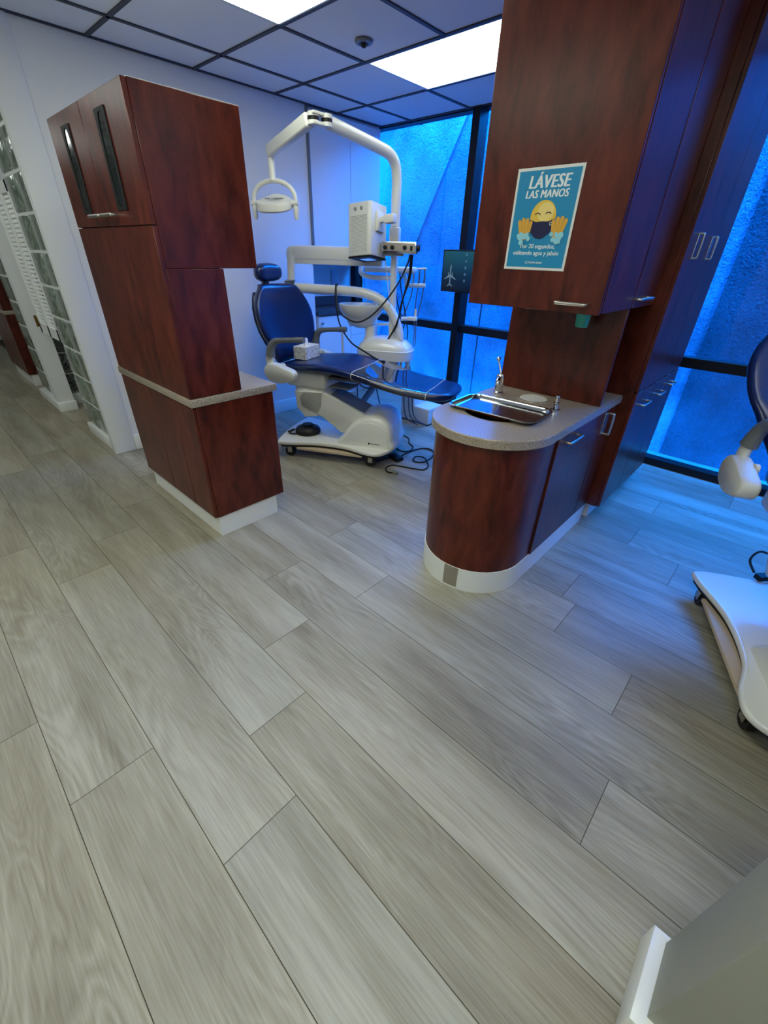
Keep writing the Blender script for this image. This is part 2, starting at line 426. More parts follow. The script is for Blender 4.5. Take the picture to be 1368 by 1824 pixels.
# ================================================================== SETTING
# ---- floor: planks along y, one face each, thin grooves between them
PW = .2392; X0 = -.1695
joint = {-1: 1.437, 0: 1.063, 1: .608, 2: .870, 3: 1.153, 4: -.072, 5: 1.105, 6: 0.0, 7: .325, 11: .305}
def build_floor():
    bmv, bmf, cols = [], [], []
    k0 = int(math.floor((-1.7 - X0) / PW)); k1 = int(math.ceil((4.0 - X0) / PW))
    g = .0011
    for k in range(k0, k1):
        xa = X0 + k * PW; xb = xa + PW
        j = joint.get(k, (k * .617 + .23) % 1.59)
        ys = []
        y = j - 1.59 * 6
        while y < 10.5: ys.append(y); y += 1.59
        for a, b in zip(ys, ys[1:]):
            a2, b2 = max(a, -3.6), min(b, 10.0)
            if b2 - a2 < .02: continue
            o = len(bmv)
            bmv += [(xa + g, a2 + g, 0), (xb - g, a2 + g, 0), (xb - g, b2 - g, 0), (xa + g, b2 - g, 0)]
            bmf.append((o, o + 1, o + 2, o + 3)); cols.append((random.random(), random.random() ** 2, random.random(), 1))
    o = len(bmv); bmv += [(-1.9, -3.7, -.0016), (4.05, -3.7, -.0016), (4.05, 10.1, -.0016), (-1.9, 10.1, -.0016)]
    bmf.append((o, o + 1, o + 2, o + 3)); cols.append((0, 0, 0, 1))
    me = bpy.data.meshes.new('floor'); me.from_pydata(bmv, [], bmf)
    me.materials.append(M['floor']); me.materials.append(M['groove'])
    me.polygons[-1].material_index = 1
    ca = me.color_attributes.new('plank', 'FLOAT_COLOR', 'CORNER')
    for p, c in zip(me.polygons, cols):
        for li in p.loop_indices: ca.data[li].color = c
    ob = bpy.data.objects.new('floor', me); COL.objects.link(ob); ob['kind'] = 'structure'
    ob['label'] = 'pale grey oak plank floor'; return ob
build_floor()
# subfloor slab so no light leaks
struct('floor_slab', MB().box((-2, -3.8, -.2), (4.0, 10.2, -.004)), 'groove', 'slab under the planks')

# ---- ceiling: tiles between dark grid bars
GX = [1.341 + .635 * k for k in range(-5, 5)]; GY = [3.28 - .62 * k for k in range(-11, 11)]
GX.sort(); GY.sort()
LIGHTS = [(1.341, 1.42, 1.976, 2.66), (2.611, 1.42, 3.246, 2.66), (.071, -.44, .706, .80), (-.564, 3.9, .071, 5.14), (1.976, -1.68, 2.611, -.44), (-.564, 1.42, .071, 2.66), (-.564, -2.92, .071, -1.68), (-.564, 6.38, .071, 7.62), (1.341, 4.52, 1.976, 5.14), (-1.199, -.44, -.564, .80)]  # last entry is an added unseen panel that brightens the near wall
def in_light(x, y): return any(a < x < c and b < y < d for a, b, c, d in LIGHTS)
tl = MB(); bars = MB()
xs = [-1.9] + GX + [3.95]; ys = [-3.7] + GY + [10.1]
xs.sort(); ys.sort()
for xa, xb in zip(xs, xs[1:]):
    for ya, yb in zip(ys, ys[1:]):
        if in_light((xa + xb) / 2, (ya + yb) / 2): continue
        tl.box((xa, ya, CEIL + .004), (xb, yb, CEIL + .03))
struct('ceiling', tl, 'tile', 'suspended tile ceiling')
for x in GX: bars.box((x - .012, -3.7, CEIL - .003), (x + .012, 10.1, CEIL + .012))
for y in GY: 
    for xa, xb in zip(xs, xs[1:]): 
        if not in_light((xa + xb) / 2, y): bars.box((xa, y - .012, CEIL - .003), (xb, y + .012, CEIL + .012))
bars.box((.9, YB - .02, CEIL - .004), (XW, YB, CEIL + .012)); bars.box((XW - .1, -3.5, CEIL - .004), (XW - .076, YB, CEIL + .012))
struct('trim_1', bars, 'grid', 'dark metal grid of the suspended ceiling')
struct('ceiling_slab', MB().box((-2, -3.8, CEIL + .06), (XW + .10, 10.2, CEIL + .3)), 'grid', 'roof slab above the ceiling')

# ---- walls
struct('wall_back', MB().box((.97, YB, 0), (2.90, YB + .11, CEIL)), 'wall', 'white wall behind the dental chair')
struct('wall_back_end', MB().rbox((.815, YB - .012, 0), (.97, YB + .05, CEIL), .006, 2), 'wall', 'white end post of the wall behind the dental chair')
struct('baseboard_back', MB().rbox((.97, YB - .014, 0), (2.88, YB, .118), .004, 2), 'trim', 'white baseboard along the back wall')
struct('wall_corridor_far_left', MB().box((-1.9, -3.7, 0), (-1.75, 10.1, CEIL + .1)), 'wall')
struct('wall_window_end_near', MB().box((XW - .08, -3.7, 0), (4.0, -1.74, CEIL)), 'wall')
struct('wall_rear', MB().box((-1.9, -3.75, 0), (4.0, -3.6, CEIL + .1)), 'wall')
struct('wall_far', MB().box((-1.9, 10.0, 0), (4.0, 10.15, CEIL + .1)), 'wall')
struct('wall_side_room', MB().box((2.45, YB + .5, 0), (2.55, 10.0, CEIL)), 'wall')
struct('wall_niche', MB().box((2.45, 4.10, 0), (3.99, 4.2, CEIL)), 'wall', 'wall at the back of the cabinet niche')
# near wall end, bottom right of the photograph
struct('wall_near', MB().rbox((.532, -3.6, 0), (.684, -.283, CEIL), .004, 2), 'wall_grey', 'grey partition wall end close to the camera')
bb = MB()
bb.box((.507, -3.6, 0), (.532, -.283, .1)); bb.box((.507, -.283, 0), (.696, -.256, .1)); bb.box((.684, -3.6, 0), (.708, -.283, .1))
bb = MB().rprism([(.505, -3.6), (.533, -3.6), (.533, -.284), (.683, -.284), (.683, -3.6), (.698, -3.6), (.698, -.256), (.505, -.256)], 0, .1, .004, 2)
struct('baseboard_near', bb, 'trim', 'white baseboard round the near wall end')

# ---- window wall
def window(name, y0, y1, mulls, label):
    fr = MB(); d = .075
    fr.box((XW - d, y0, 0), (XW + .02, y1, .055)); fr.box((XW - d, y0, CEIL - .012), (XW + .02, y1, CEIL + .02))
    fr.box((XW - d, y0, .768), (XW + .02, y1, .836))
    for m in mulls: fr.box((XW - d - .03, m - .036, .055), (XW + .02, m + .036, CEIL))
    fr.box((XW - d, y0, .055), (XW + .02, y0 + .06, CEIL)); fr.box((XW - d, y1 - .06, .055), (XW + .02, y1, CEIL))
    root = struct(name, fr, 'frame', label)
    p = MB().add([(XW, y0, 0), (XW, y1, 0), (XW, y1, CEIL + .02), (XW, y0, CEIL + .02)], [(0, 1, 2, 3)]).build('pane', 'pane', root)
    return root
window('window_1', .95, 4.10, [2.575], 'blue tinted floor to ceiling window behind the dental chair')
window('window_2', -1.74, .95, [-.85], 'blue tinted window beyond the tall cabinet')
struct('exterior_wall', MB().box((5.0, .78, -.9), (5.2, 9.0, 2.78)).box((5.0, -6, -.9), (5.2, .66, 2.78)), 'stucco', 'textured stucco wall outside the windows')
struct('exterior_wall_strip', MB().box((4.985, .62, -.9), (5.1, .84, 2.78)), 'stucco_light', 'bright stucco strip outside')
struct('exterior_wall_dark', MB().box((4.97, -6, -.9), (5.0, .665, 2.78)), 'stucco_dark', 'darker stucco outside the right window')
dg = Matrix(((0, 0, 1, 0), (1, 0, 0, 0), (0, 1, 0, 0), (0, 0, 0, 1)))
struct('exterior_wall_lit', MB().prism([(3.47, 2.78), (9, 2.78), (9, -.9), (5.45, -.9)], 4.975, 5.0, dg), 'stucco_light', 'lit side of the stucco wall outside, painted lighter')  # shadow edge on the stucco put into colour: lighter slab past the diagonal
jn = MB(); jn.box((4.996, 3.035, -.9), (5.0, 3.047, 2.78)); struct('trim_2', jn, 'frame', 'control joint in the stucco')
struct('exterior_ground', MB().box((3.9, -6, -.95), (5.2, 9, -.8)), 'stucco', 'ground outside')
struct('wall_bay', MB().box((.684, -1.85, 0), (XW, -1.74, CEIL)), 'wall', 'partition wall behind the second dental chair')
struct('wall_window_end_far', MB().box((XW - .08, 4.1, 0), (4.0, 10.1, CEIL)), 'wall')

# ---- corridor: glass block panels, saloon door
def glass_panel(name, x, y0, y1, z0, z1, cols, rows, m, label, t=.09):
    fr = MB(); ch = (y1 - y0) / cols; rh = (z1 - z0) / rows; j = .007
    fr.box((x + .008, y0, z0), (x + t - .008, y1, z1))
    root = struct(name, fr, 'trim', label)
    b = MB()
    for c in range(cols):
        for r in range(rows):
            b.rbox((x, y0 + c * ch + j, z0 + r * rh + j), (x + t, y0 + (c + 1) * ch - j, z0 + (r + 1) * rh - j), .012, 2)
    b.build('glass_block', m, root); return root
glass_panel('window_3', .842, YB + .045, 4.30, .09, CEIL, 2, 11, 'glass_block', 'glass block panel beside the white wall end')
glass_panel('window_4', .83, 5.20, 5.80, .09, CEIL, 2, 11, 'glass_block', 'glass block panel beyond the louvred door')
struct('baseboard_corridor', MB().rbox((.826, YB + .05, 0), (.94, 4.31, .09), .004, 2).rbox((.79, 5.07, 0), (.945, 5.80, .09), .004, 2), 'trim', 'white curb under the glass blocks')
struct('wall_post', MB().box((.80, 5.08, .0), (.935, 5.21, CEIL)), 'wall', 'cream door post beyond the louvred door')
gp = struct('window_5', MB().box((.945, 5.312, .10), (2.44, 5.40, 1.32)), 'trim', 'dark pebbled glass blocks seen under the louvred door')
gb = MB()
for c in range(7):
    for r_ in range(6): gb.rbox((.945 + c * .21 + .006, 5.30, .10 + r_ * .2 + .006), (.945 + (c + 1) * .21 - .006, 5.41, .10 + (r_ + 1) * .2 - .006), .01, 2)
gb.build('glass_block', 'dark_block', gp)
struct('wall_inner', MB().box((.945, 5.31, 1.32), (2.45, 5.40, CEIL)).rbox((.945, 5.285, 0), (2.45, 5.42, .10), .004, 2), 'wall')
struct('wall_divider', MB().box((.93, 5.75, 0), (2.45, 5.85, CEIL)), 'wall')

def louvre_door():
    root = thing('louvred_door', 'white louvred half door hung between the glass block panels', 'door', (.865, 4.315, 0))
    y0, y1, z0, z1 = 0.005, .60, .745, 1.78
    f = MB(); st = .05
    for a in (y0, (y0 + y1) / 2 - st / 2, y1 - st): f.rbox((-.018, a, z0), (.018, a + st, z1), .003, 1)
    f.rbox((-.018, y0, z0), (.018, y1, z0 + .09), .003, 1); f.rbox((-.018, y0, z1 - .07), (.018, y1, z1), .003, 1)
    f.build('door_frame', 'trim', root)
    for a, b in ((y0 + st, (y0 + y1) / 2 - st / 2), ((y0 + y1) / 2 + st / 2, y1 - st)):
        sl = MB(); n = 30
        for i in range(n):
            z = z0 + .105 + (z1 - z0 - .19) * i / (n - 1)
            sl.box((-.003, a, -.0108), (.003, b, .0108), Matrix.Translation((0, 0, z)) @ Matrix.Rotation(math.radians(20), 4, 'Y'))
        sl.build('louvre_panel', 'trim', root)
    h = MB().rbox((-.025, y1 - .03, .80), (.0, y1 + .02, .88), .004, 2).cyl((-.026, y1 + .012, .795), (-.026, y1 + .012, .885), .009)
    h.build('hinge', 'brass', root); root['kind'] = 'thing'; del root['kind']
    return root
louvre_door()

# ---- ceiling lights
LL = ['white ceiling light panel at the top edge, nearer the camera', 'bright ceiling light panel beside the wall hung cherry cabinet', 'ceiling light panel above the camera', 'ceiling light panel far down the corridor', 'ceiling light panel over the second chair', 'ceiling light panel over the corridor beside the cabinet', 'ceiling light panel behind the camera', 'last ceiling light panel down the corridor', 'ceiling light panel in the side room', 'added light panel left of the camera, out of view']
for (a, b, c, d), lb in zip(LIGHTS, LL):
    root = thing('ceiling_light', lb, 'light', ((a + c) / 2, (b + d) / 2, CEIL), 0, 'ceiling light panels')  # the last one is the added unseen panel
    hx, hy = (c - a) / 2, (d - b) / 2; t = .022
    f = MB()
    for q in (((-hx, -hy), (hx, -hy + t)), ((-hx, hy - t), (hx, hy)), ((-hx, -hy), (-hx + t, hy)), ((hx - t, -hy), (hx, hy))):
        f.box((*q[0], -.002), (*q[1], .02))
    f.build('frame', 'lamp_frame', root)
    MB().add([(-hx + t, -hy + t, .004), (hx - t, -hy + t, .004), (hx - t, hy - t, .004), (-hx + t, hy - t, .004)], [(3, 2, 1, 0)]).build('diffuser', 'lamp_soft' if a > 1.9 or d > 3 else 'lamp', root)
det = thing('ceiling_sprinkler', 'small dark round sprinkler in the ceiling tile', 'sprinkler', (2.378, 2.431, CEIL))
MB().lathe([(.050, 0), (.052, -.006), (.046, -.013), (.030, -.014), (.030, -.003)], n=28).build('collar', 'grey_plastic', det)
MB().lathe([(.029, -.004), (.029, -.012), (.016, -.014), (.012, -.028), (.002, -.030)], n=24).build('head', 'dark_plastic', det)

# ================================================================== CABINETS
def arch_handle(parent, p0, p1, out, mtl='nickel', r=.0055, name='handle'):
    p0, p1, out = Vector(p0), Vector(p1), Vector(out); d = (p1 - p0)
    pts = [p0, p0 + out * .75, p0 + out + d * .10, p1 + out - d * .10, p1 + out * .75, p1]
    return MB().tube(pts, r, 10, 5).build(name, mtl, parent)

def left_unit(dy, labels, far=False):
    # base cabinet
    bx = .8206
    base = thing('base_cabinet', labels[0], 'cabinet', (bx, 2.0135 + dy, 0))
    MB().rbox((.018, 0, .128), (.452, .93, .757), .002, 1).build('body', 'wood', base)
    MB().box((.022, .012, 0), (.402, .92, .128)).build('toe_kick', 'trim', base)
    for a, b in ((.004, .224), (.228, .506), (.510, .926)):
        MB().rbox((0, a, .130), (.0175, b, .752), .002, 1).build('door', 'wood', base)
    # worktop
    wt = MB().rbox((bx - .006, 2.0045 + dy, .759), (bx + .476, 2.95 + dy, .797), .003, 2).build('worktop', 'stone')
    tag(wt, labels[1], 'worktop')
    # upper unit
    up = thing('hutch_cabinet', labels[2], 'cabinet', (bx, 2.0135 + dy, .7985))
    z = lambda v: v - .7985
    MB().rbox((.018, 0, z(1.3395)), (.444, .93, z(1.906)), .002, 1).build('upper_body', 'wood', up)
    MB().box((.02, .002, z(1.9065)), (.446, .93, z(1.9085))).build('top_edge', 'trim', up)
    MB().rbox((.018, 0, 0), (.272, .93, z(1.338)), .002, 1).build('lower_body', 'wood', up)
    MB().rbox((0, .0, 0), (.0175, .93, z(1.483)), .001, 1).build('front_panel', 'wood', up)
    for k, (a, b, wy0, wy1, hy) in enumerate(((.002, .467, .200, .308, (.328, .458)), (.471, .928, .640, .748, (.482, .612)))):
        d = MB().rbox((-.001, a, z(1.487)), (.0175, b, z(1.9055)), .002, 1).build('door', 'wood', up)
        fr = MB(); zz0, zz1 = z(1.540), z(1.858); cy = (wy0 + wy1) / 2; hw = (wy1 - wy0) / 2
        n = 20; outer = []; inner = []
        # rectangular dark frame with a long rounded opening
        for i in range(4 * n):
            t = 2 * PI * i / (4 * n); c_, s_ = math.cos(t), math.sin(t)
            e = 60
            outer.append((cy + hw * math.copysign(abs(c_) ** (2 / e), c_), (zz0 + zz1) / 2 + (zz1 - zz0) / 2 * math.copysign(abs(s_) ** (2 / e), s_)))
            inner.append((cy + (hw - .020) * math.copysign(abs(c_) ** .55, c_), (zz0 + zz1) / 2 + ((zz1 - zz0) / 2 - .012) * math.copysign(abs(s_) ** .80, s_)))
        R = [[(-.001, y, q) for y, q in outer], [(-.005, y, q) for y, q in outer], [(-.005, y, q) for y, q in inner], [(-.0015, y, q) for y, q in inner]]
        fr.ring_loft(R, cap0=False, cap1=False)
        wf = fr.build('window_frame', 'dark_plastic', d)
        MB().add([(-.0022, y, q) for y, q in inner], [tuple(range(4 * n))]).build('glass', 'smoked', d)
        arch_handle(d, (-.001, hy[0], z(1.526)), (-.001, hy[1], z(1.526)), (-.030, 0, 0), r=.0075)
    return base
left_unit(0, ['low cherry base cabinet standing under the speckled worktop at left', 'speckled worktop on the near left cherry base cabinet', 'tall cherry hutch with two dark slit windows standing on the left worktop'])
left_unit(4.29, ['distant low cherry base cabinet far down the corridor at the left edge', 'distant speckled worktop down the corridor at the left edge', 'distant cherry hutch cabinet down the corridor at the left edge'], True)

# ---- island
icx, icy, ir = 1.676, .874, .281
def island_outline(r, x1, n=28):
    pts = [(x1, icy - r)]
    pts = [(x1, icy + r)] + [(icx + r * math.cos(t), icy + r * math.sin(t)) for t in [PI / 2 + PI * i / n for i in range(n + 1)]] + [(x1, icy - r)]
    return pts
isl = thing('island_cabinet', 'cherry sink cabinet with a rounded end standing on a white plinth', 'cabinet', (icx, icy, 0))
T = Matrix.Translation((-icx, -icy, 0))
MB().prism(island_outline(.258, 2.52), .128, .764, T).build('body', 'wood', isl, angle=25)
MB().prism(island_outline(.262, 2.52), 0, .128, T).build('plinth', 'trim', isl, angle=25)
d1 = MB().rbox((1.772, icy - .268, .132), (2.322, icy - .2585, .758), .002, 1, T).build('door', 'wood', isl)
d2 = MB().rbox((2.328, icy - .268, .132), (2.515, icy - .2585, .758), .002, 1, T).build('door', 'wood', isl)
MB().box((1.766, icy - .2592, .130), (1.771, icy - .2575, .762), T).build('gap_strip', 'gap', isl)
arch_handle(d1, (1.84 - icx, -.268, .722), (1.98 - icx, -.268, .722), (0, -.03, 0), r=.0065)
hp = MB().rbox((2.345, icy - .272, .62), (2.405, icy - .267, .735), .002, 1, T).build('pull_plate', 'nickel', d2)
arch_handle(d2, (2.375 - icx, -.27, .625), (2.375 - icx, -.27, .735), (0, -.034, 0), r=.0065)
# steel pedal plate let into the plinth
pp = MB(); ring = []
for i in range(7):
    t = math.radians(180 + 16 * i / 6); ring.append(t)
rings = [[(icx + q * math.cos(t), icy + q * math.sin(t), z) for t in ring] for q, z in ((.2635, .012), (.2635, .127))]
pp.ring_loft(rings, T, 0, False, False, closed=False); pp.build('pedal_plate', 'nickel', isl)
# worktop with a round sink opening
def worktop_with_hole(name, outline, hole, z0, z1, m):
    bm = bmesh.new(); ed = []
    for loop in (outline, hole):
        vs = [bm.verts.new((x, y, z1)) for x, y in loop]
        ed += [bm.edges.new((vs[i], vs[(i + 1) % len(vs)])) for i in range(len(vs))]
    bmesh.ops.triangle_fill(bm, edges=ed, use_beauty=True)
    r = bmesh.ops.extrude_face_region(bm, geom=bm.faces[:])
    for v in [g for g in r['geom'] if isinstance(g, bmesh.types.BMVert)]: v.co.z = z0
    bmesh.ops.recalc_face_normals(bm, faces=bm.faces[:])
    for f in bm.faces: f.smooth = abs(f.normal.z) < .5
    for e in bm.edges:
        if len(e.link_faces) == 2 and e.calc_face_angle(0) > math.radians(30): e.smooth = False
    e = [q for q in bm.edges if len(q.link_faces) == 2 and q.calc_face_angle(0) > 1.2 and abs(q.verts[0].co.z - z1) < 1e-5 and abs(q.verts[1].co.z - z1) < 1e-5]
    bmesh.ops.bevel(bm, geom=e, offset=.005, segments=3, profile=.5, affect='EDGES')
    me = bpy.data.meshes.new(name); bm.to_mesh(me); bm.free(); me.materials.append(M[m])
    o = bpy.data.objects.new(name, me); COL.objects.link(o); return o
HX, HY, HR = 1.775, .918, .155
wt = worktop_with_hole('worktop', island_outline(.281, 2.519), [(HX + HR * math.cos(2 * PI * i / 40), HY + HR * math.sin(2 * PI * i / 40)) for i in range(40)], .7645, .803, 'stone')
tag(wt, 'speckled worktop with a rounded end on the sink cabinet', 'worktop')
MB().lathe([(HR + .002, .764), (HR - .004, .764), (HR - .01, .70), (HR - .04, .655), (.02, .648), (.001, .648)], (HX - icx, HY - icy, 0), 40, cap0=False).build('sink_bowl', 'steel', isl)
MB().lathe([(.024, .649), (.024, .652), (.001, .653)], (HX - icx, HY - icy, 0), 20).build('drain', 'dark_plastic', isl)

# ---- upper cabinet over the island, with riser panel
upc = thing('wall_hung_cabinet', 'tall dark cherry cabinet hung over the sink with a poster on it', 'cabinet', (1.80, icy, .804))
T2 = Matrix.Translation((-1.80, -icy, -.804))
MB().rbox((1.818, .600, 1.238), (2.515, 1.165, CEIL - .005), .002, 1, T2).build('body', 'wood', upc)
fd = MB().rbox((1.800, .592, 1.236), (1.8175, 1.166, CEIL - .006), .002, 1, T2).build('front_door', 'wood', upc)
arch_handle(fd, (-.001, .756 - icy, 1.270 - .804), (-.001, .640 - icy, 1.270 - .804), (-.028, 0, 0), r=.0065)
s1 = MB().rbox((1.826, .592, 1.24), (2.176, .5995, CEIL - .006), .002, 1, T2).build('side_door', 'wood', upc)
s2 = MB().rbox((2.186, .592, 1.24), (2.510, .5995, CEIL - .006), .002, 1, T2).build('side_door', 'wood', upc)
arch_handle(s2, (2.20 - 1.80, .592 - icy, 1.276 - .804), (2.38 - 1.80, .592 - icy, 1.276 - .804), (0, -.028, 0), r=.0065)
MB().rbox((2.20, .604, .804), (2.222, 1.155, 1.238), .002, 1, T2).build('back_panel', 'wood', upc)

# ---- tall cabinet at the window
tc_ = thing('tall_cabinet', 'floor to ceiling cherry cabinet beyond the sink, lit blue by the window', 'cabinet', (2.97, .80, 0))
T3 = Matrix.Translation((-2.97, -.80, 0))
MB().rbox((2.521, .548, .128), (3.42, 1.15, CEIL - .005), .002, 1, T3).build('body', 'wood', tc_)
MB().box((2.60, .60, 0), (3.41, 1.12, .128), T3).build('plinth', 'trim', tc_)
doors = []
for a, b, z0, z1 in ((2.523, 3.052, .828, CEIL - .008), (3.056, 3.418, .828, CEIL - .008), (2.523, 2.862, .132, .822), (2.866, 3.140, .132, .822), (3.144, 3.418, .132, .822)):
    doors.append(MB().rbox((a, .530, z0), (b, .5475, z1), .002, 1, T3).build('door', 'wood', tc_))
for dr, x0, x1, z in ((doors[2], 2.655, 2.78, .738), (doors[3], 2.99, 3.10, .735), (doors[4], 3.24, 3.34, .752)):
    arch_handle(dr, (x0 - 2.97, .53 - .80, z), (x1 - 2.97, .53 - .80, z), (0, -.026, 0), r=.006)
for dr, x, wd in ((doors[0], 2.672, .012), (doors[0], 3.005, .045)):
    pl = MB().rprism(rrect(x - wd / 2, 1.428, x + wd / 2, 1.535, min(.011, wd * .45)), -.003, .004, .002, 2, T3 @ Matrix(((1, 0, 0, 0), (0, 0, 1, .53), (0, 1, 0, 0), (0, 0, 0, 1))))
    p_ = pl.build('pull_plate', 'nickel', dr)
    arch_handle(dr, (x - 2.97, -.27, 1.434), (x - 2.97, -.27, 1.53), (0, -.02, 0), r=.005)

# ---- poster
def text_mesh(body, size, mtx, bold=0.0, shear=0.0, align='CENTER', space=1.0):
    cu = bpy.data.curves.new('lettering', 'FONT'); cu.body = body; cu.size = size; cu.align_x = align
    cu.offset = bold; cu.shear = shear; cu.space_character = space; cu.resolution_u = 3
    o = bpy.data.objects.new('lettering', cu); COL.objects.link(o)
    dg_ = bpy.context.evaluated_depsgraph_get()
    me = bpy.data.meshes.new_from_object(o.evaluated_get(dg_)); me.transform(mtx)
    bpy.data.objects.remove(o); bpy.data.curves.remove(cu)
    return me
for k, c in dict(p_white=(232, 232, 226), p_blue=(18, 140, 190), p_text=(235, 240, 240), p_face=(238, 196, 70), p_face2=(246, 218, 130), p_mask=(10, 16, 70), p_line=(24, 20, 24), p_hand=(226, 170, 60), p_hand_dark=(190, 138, 45), p_foam=(150, 214, 228)).items():
    M[k] = mat(k, c, .45)
def build_poster():
    W, H = .252, .321
    root = thing('hand_washing_poster', 'blue hand washing poster in Spanish taped to the dark cabinet front', 'poster', (1.7985, .886, 1.5345))
    # local: x across (viewer's right), y up, z towards viewer
    F = Matrix(((0, 0, -1, 0), (-1, 0, 0, 0), (0, 1, 0, 0), (0, 0, 0, 1)))
    def flat(name, polys, m, z, parent=root):
        b = MB()
        for i, p in enumerate(polys):
            b.prism(p, z + i * .00003, z + .00015 + i * .00003, F)
        return b.build(name, m, parent, smooth=False)
    sheet = MB().box((-W / 2, -H / 2, -.0004), (W / 2, H / 2, .0002), F).build('sheet', 'p_white', root)
    flat('printed_field', [[(-W / 2 + .009, -H / 2 + .009), (W / 2 - .009, -H / 2 + .009), (W / 2 - .009, H / 2 - .009), (-W / 2 + .009, H / 2 - .009)]], 'p_blue', .0003)
    def txt(name, body, size, x, y, bold, shear, z=.0006, align='CENTER', space=1.0, sx=1.0):
        bm = bmesh.new()
        for i, dx in enumerate((0, -bold, bold)):
            me = text_mesh(body, size, F @ Matrix.Translation((x + dx, y, z + i * .00006)) @ Matrix.Diagonal((sx, 1, 1, 1)), 0.0, shear, align, space)
            bm.from_mesh(me); bpy.data.meshes.remove(me)
        me = bpy.data.meshes.new(name); bm.to_mesh(me); bm.free()
        me.materials.append(M['p_text']); o = bpy.data.objects.new(name, me); COL.objects.link(o); o.parent = root; return o
    txt('lettering', 'LÁVESE', .054, .004, .099, .0022, .14, sx=.86, space=1.06)
    txt('lettering', 'LAS MANOS', .0335, .002, .070, .0014, .14, sx=.86, space=1.08)
    txt('lettering', 'Por 20 segundos,', .0205, .002, -.088, .0004, .12)
    txt('lettering', 'utilizando agua y jabón', .0205, -.001, -.110, .0004, .12)
    txt('lettering', 'OCEAN BANK', .0095, .004, -.1385, .0002, 0)
    circ = lambda cx, cy, rx, ry, n=36, a0=0, a1=360: [(cx + rx * math.cos(math.radians(a0 + (a1 - a0) * i / n)), cy + ry * math.sin(math.radians(a0 + (a1 - a0) * i / n))) for i in range(n if a1 - a0 == 360 else n + 1)]
    def arc(cx, cy, rx, ry, a0, a1, w, n=14):
        o = circ(cx, cy, rx, ry, n, a0, a1); i = circ(cx, cy, rx - w, ry - w, n, a0, a1); return o + i[::-1]
    flat('emblem', [arc(-.032, -.1355, .0045, .0045, 40, 320, .0016)], 'p_text', .0006)
    flat('face', [circ(.004, .010, .050, .053)], 'p_face', .0006)
    flat('face_highlight', [circ(.012, .026, .032, .030)], 'p_face2', .0008)
    flat('eyes', [arc(-.018, .014, .013, .011, 25, 155, .0032), arc(.024, .016, .013, .011, 25, 155, .0032)], 'p_line', .0012)
    flat('mask', [[(-.046, .004), (-.02, -.004), (.006, -.002), (.03, -.003), (.052, .006), (.051, -.018), (.040, -.040), (.020, -.055), (.004, -.059), (-.014, -.055), (-.034, -.040), (-.044, -.018)],
                  [(-.046, .004), (-.044, -.001), (-.050, .014), (-.051, .018)], [(.052, .006), (.050, .001), (.058, .018), (.059, .022)]], 'p_mask', .0014)
    flat('mask_emblem', [arc(.040, -.010, .0055, .0055, 0, 359, .002, 18)], 'p_text', .0018)
    def hand(sx, cx, cy):
        P = []
        P.append(circ(cx, cy - .012, .020, .020))
        for k in range(4):
            a = math.radians(72 + 9 * k); L = (.034, .040, .038, .030)[k]
            dx, dy = math.cos(a) * sx, math.sin(a); nx, ny = -dy * .0072, dx * .0072
            x0 = cx + sx * (.014 - .0105 * k) ; y0 = cy - .006
            tip = [(x0 + dx * L + math.cos(t) * .0072, y0 + dy * L + math.sin(t) * .0072) for t in [2 * PI * i / 12 for i in range(12)]]
            P.append([(x0 + nx, y0 + ny), (x0 - nx, y0 - ny), (x0 + dx * L - nx, y0 + dy * L - ny), (x0 + dx * L + nx, y0 + dy * L + ny)]); P.append(tip)
        P.append([(cx - sx * .012, cy - .02), (cx - sx * .02, cy - .006), (cx - sx * .024, cy + .008), (cx - sx * .016, cy + .010), (cx - sx * .006, cy - .004)])
        return P
    def lines(sx, cx, cy):
        P = []
        for k in range(3):
            a = math.radians(76 + 9 * k); dx, dy = math.cos(a) * sx, math.sin(a); nx, ny = -dy * .0006, dx * .0006
            x0 = cx + sx * (.0090 - .0105 * k); y0 = cy
            P.append([(x0 + nx, y0 + ny), (x0 - nx, y0 - ny), (x0 + dx * .032 - nx, y0 + dy * .032 - ny), (x0 + dx * .032 + nx, y0 + dy * .032 + ny)])
        return P
    flat('hand', hand(-1, -.062, -.030), 'p_hand', .0020); flat('hand', hand(1, .072, -.028), 'p_hand', .0020)
    for q in lines(-1, -.062, -.030) + lines(1, .072, -.028): flat('finger_line', [q], 'p_hand_dark', .0027)
    rr = random.Random(3); foam = []
    for cx in (-.058, .066):
        for k in range(11):
            foam.append(circ(cx + rr.uniform(-.026, .026), -.054 + rr.uniform(-.016, .012), *(2 * [rr.uniform(.005, .0105)]), n=16))
    for h in (0, 1):
        b = MB()
        for i, p in enumerate(foam[11 * h:11 * h + 11]): b.prism(p, .0030 + i * .00004, .0031 + i * .00004, F)
        b.build('foam', 'p_foam', root, smooth=False)
build_poster()

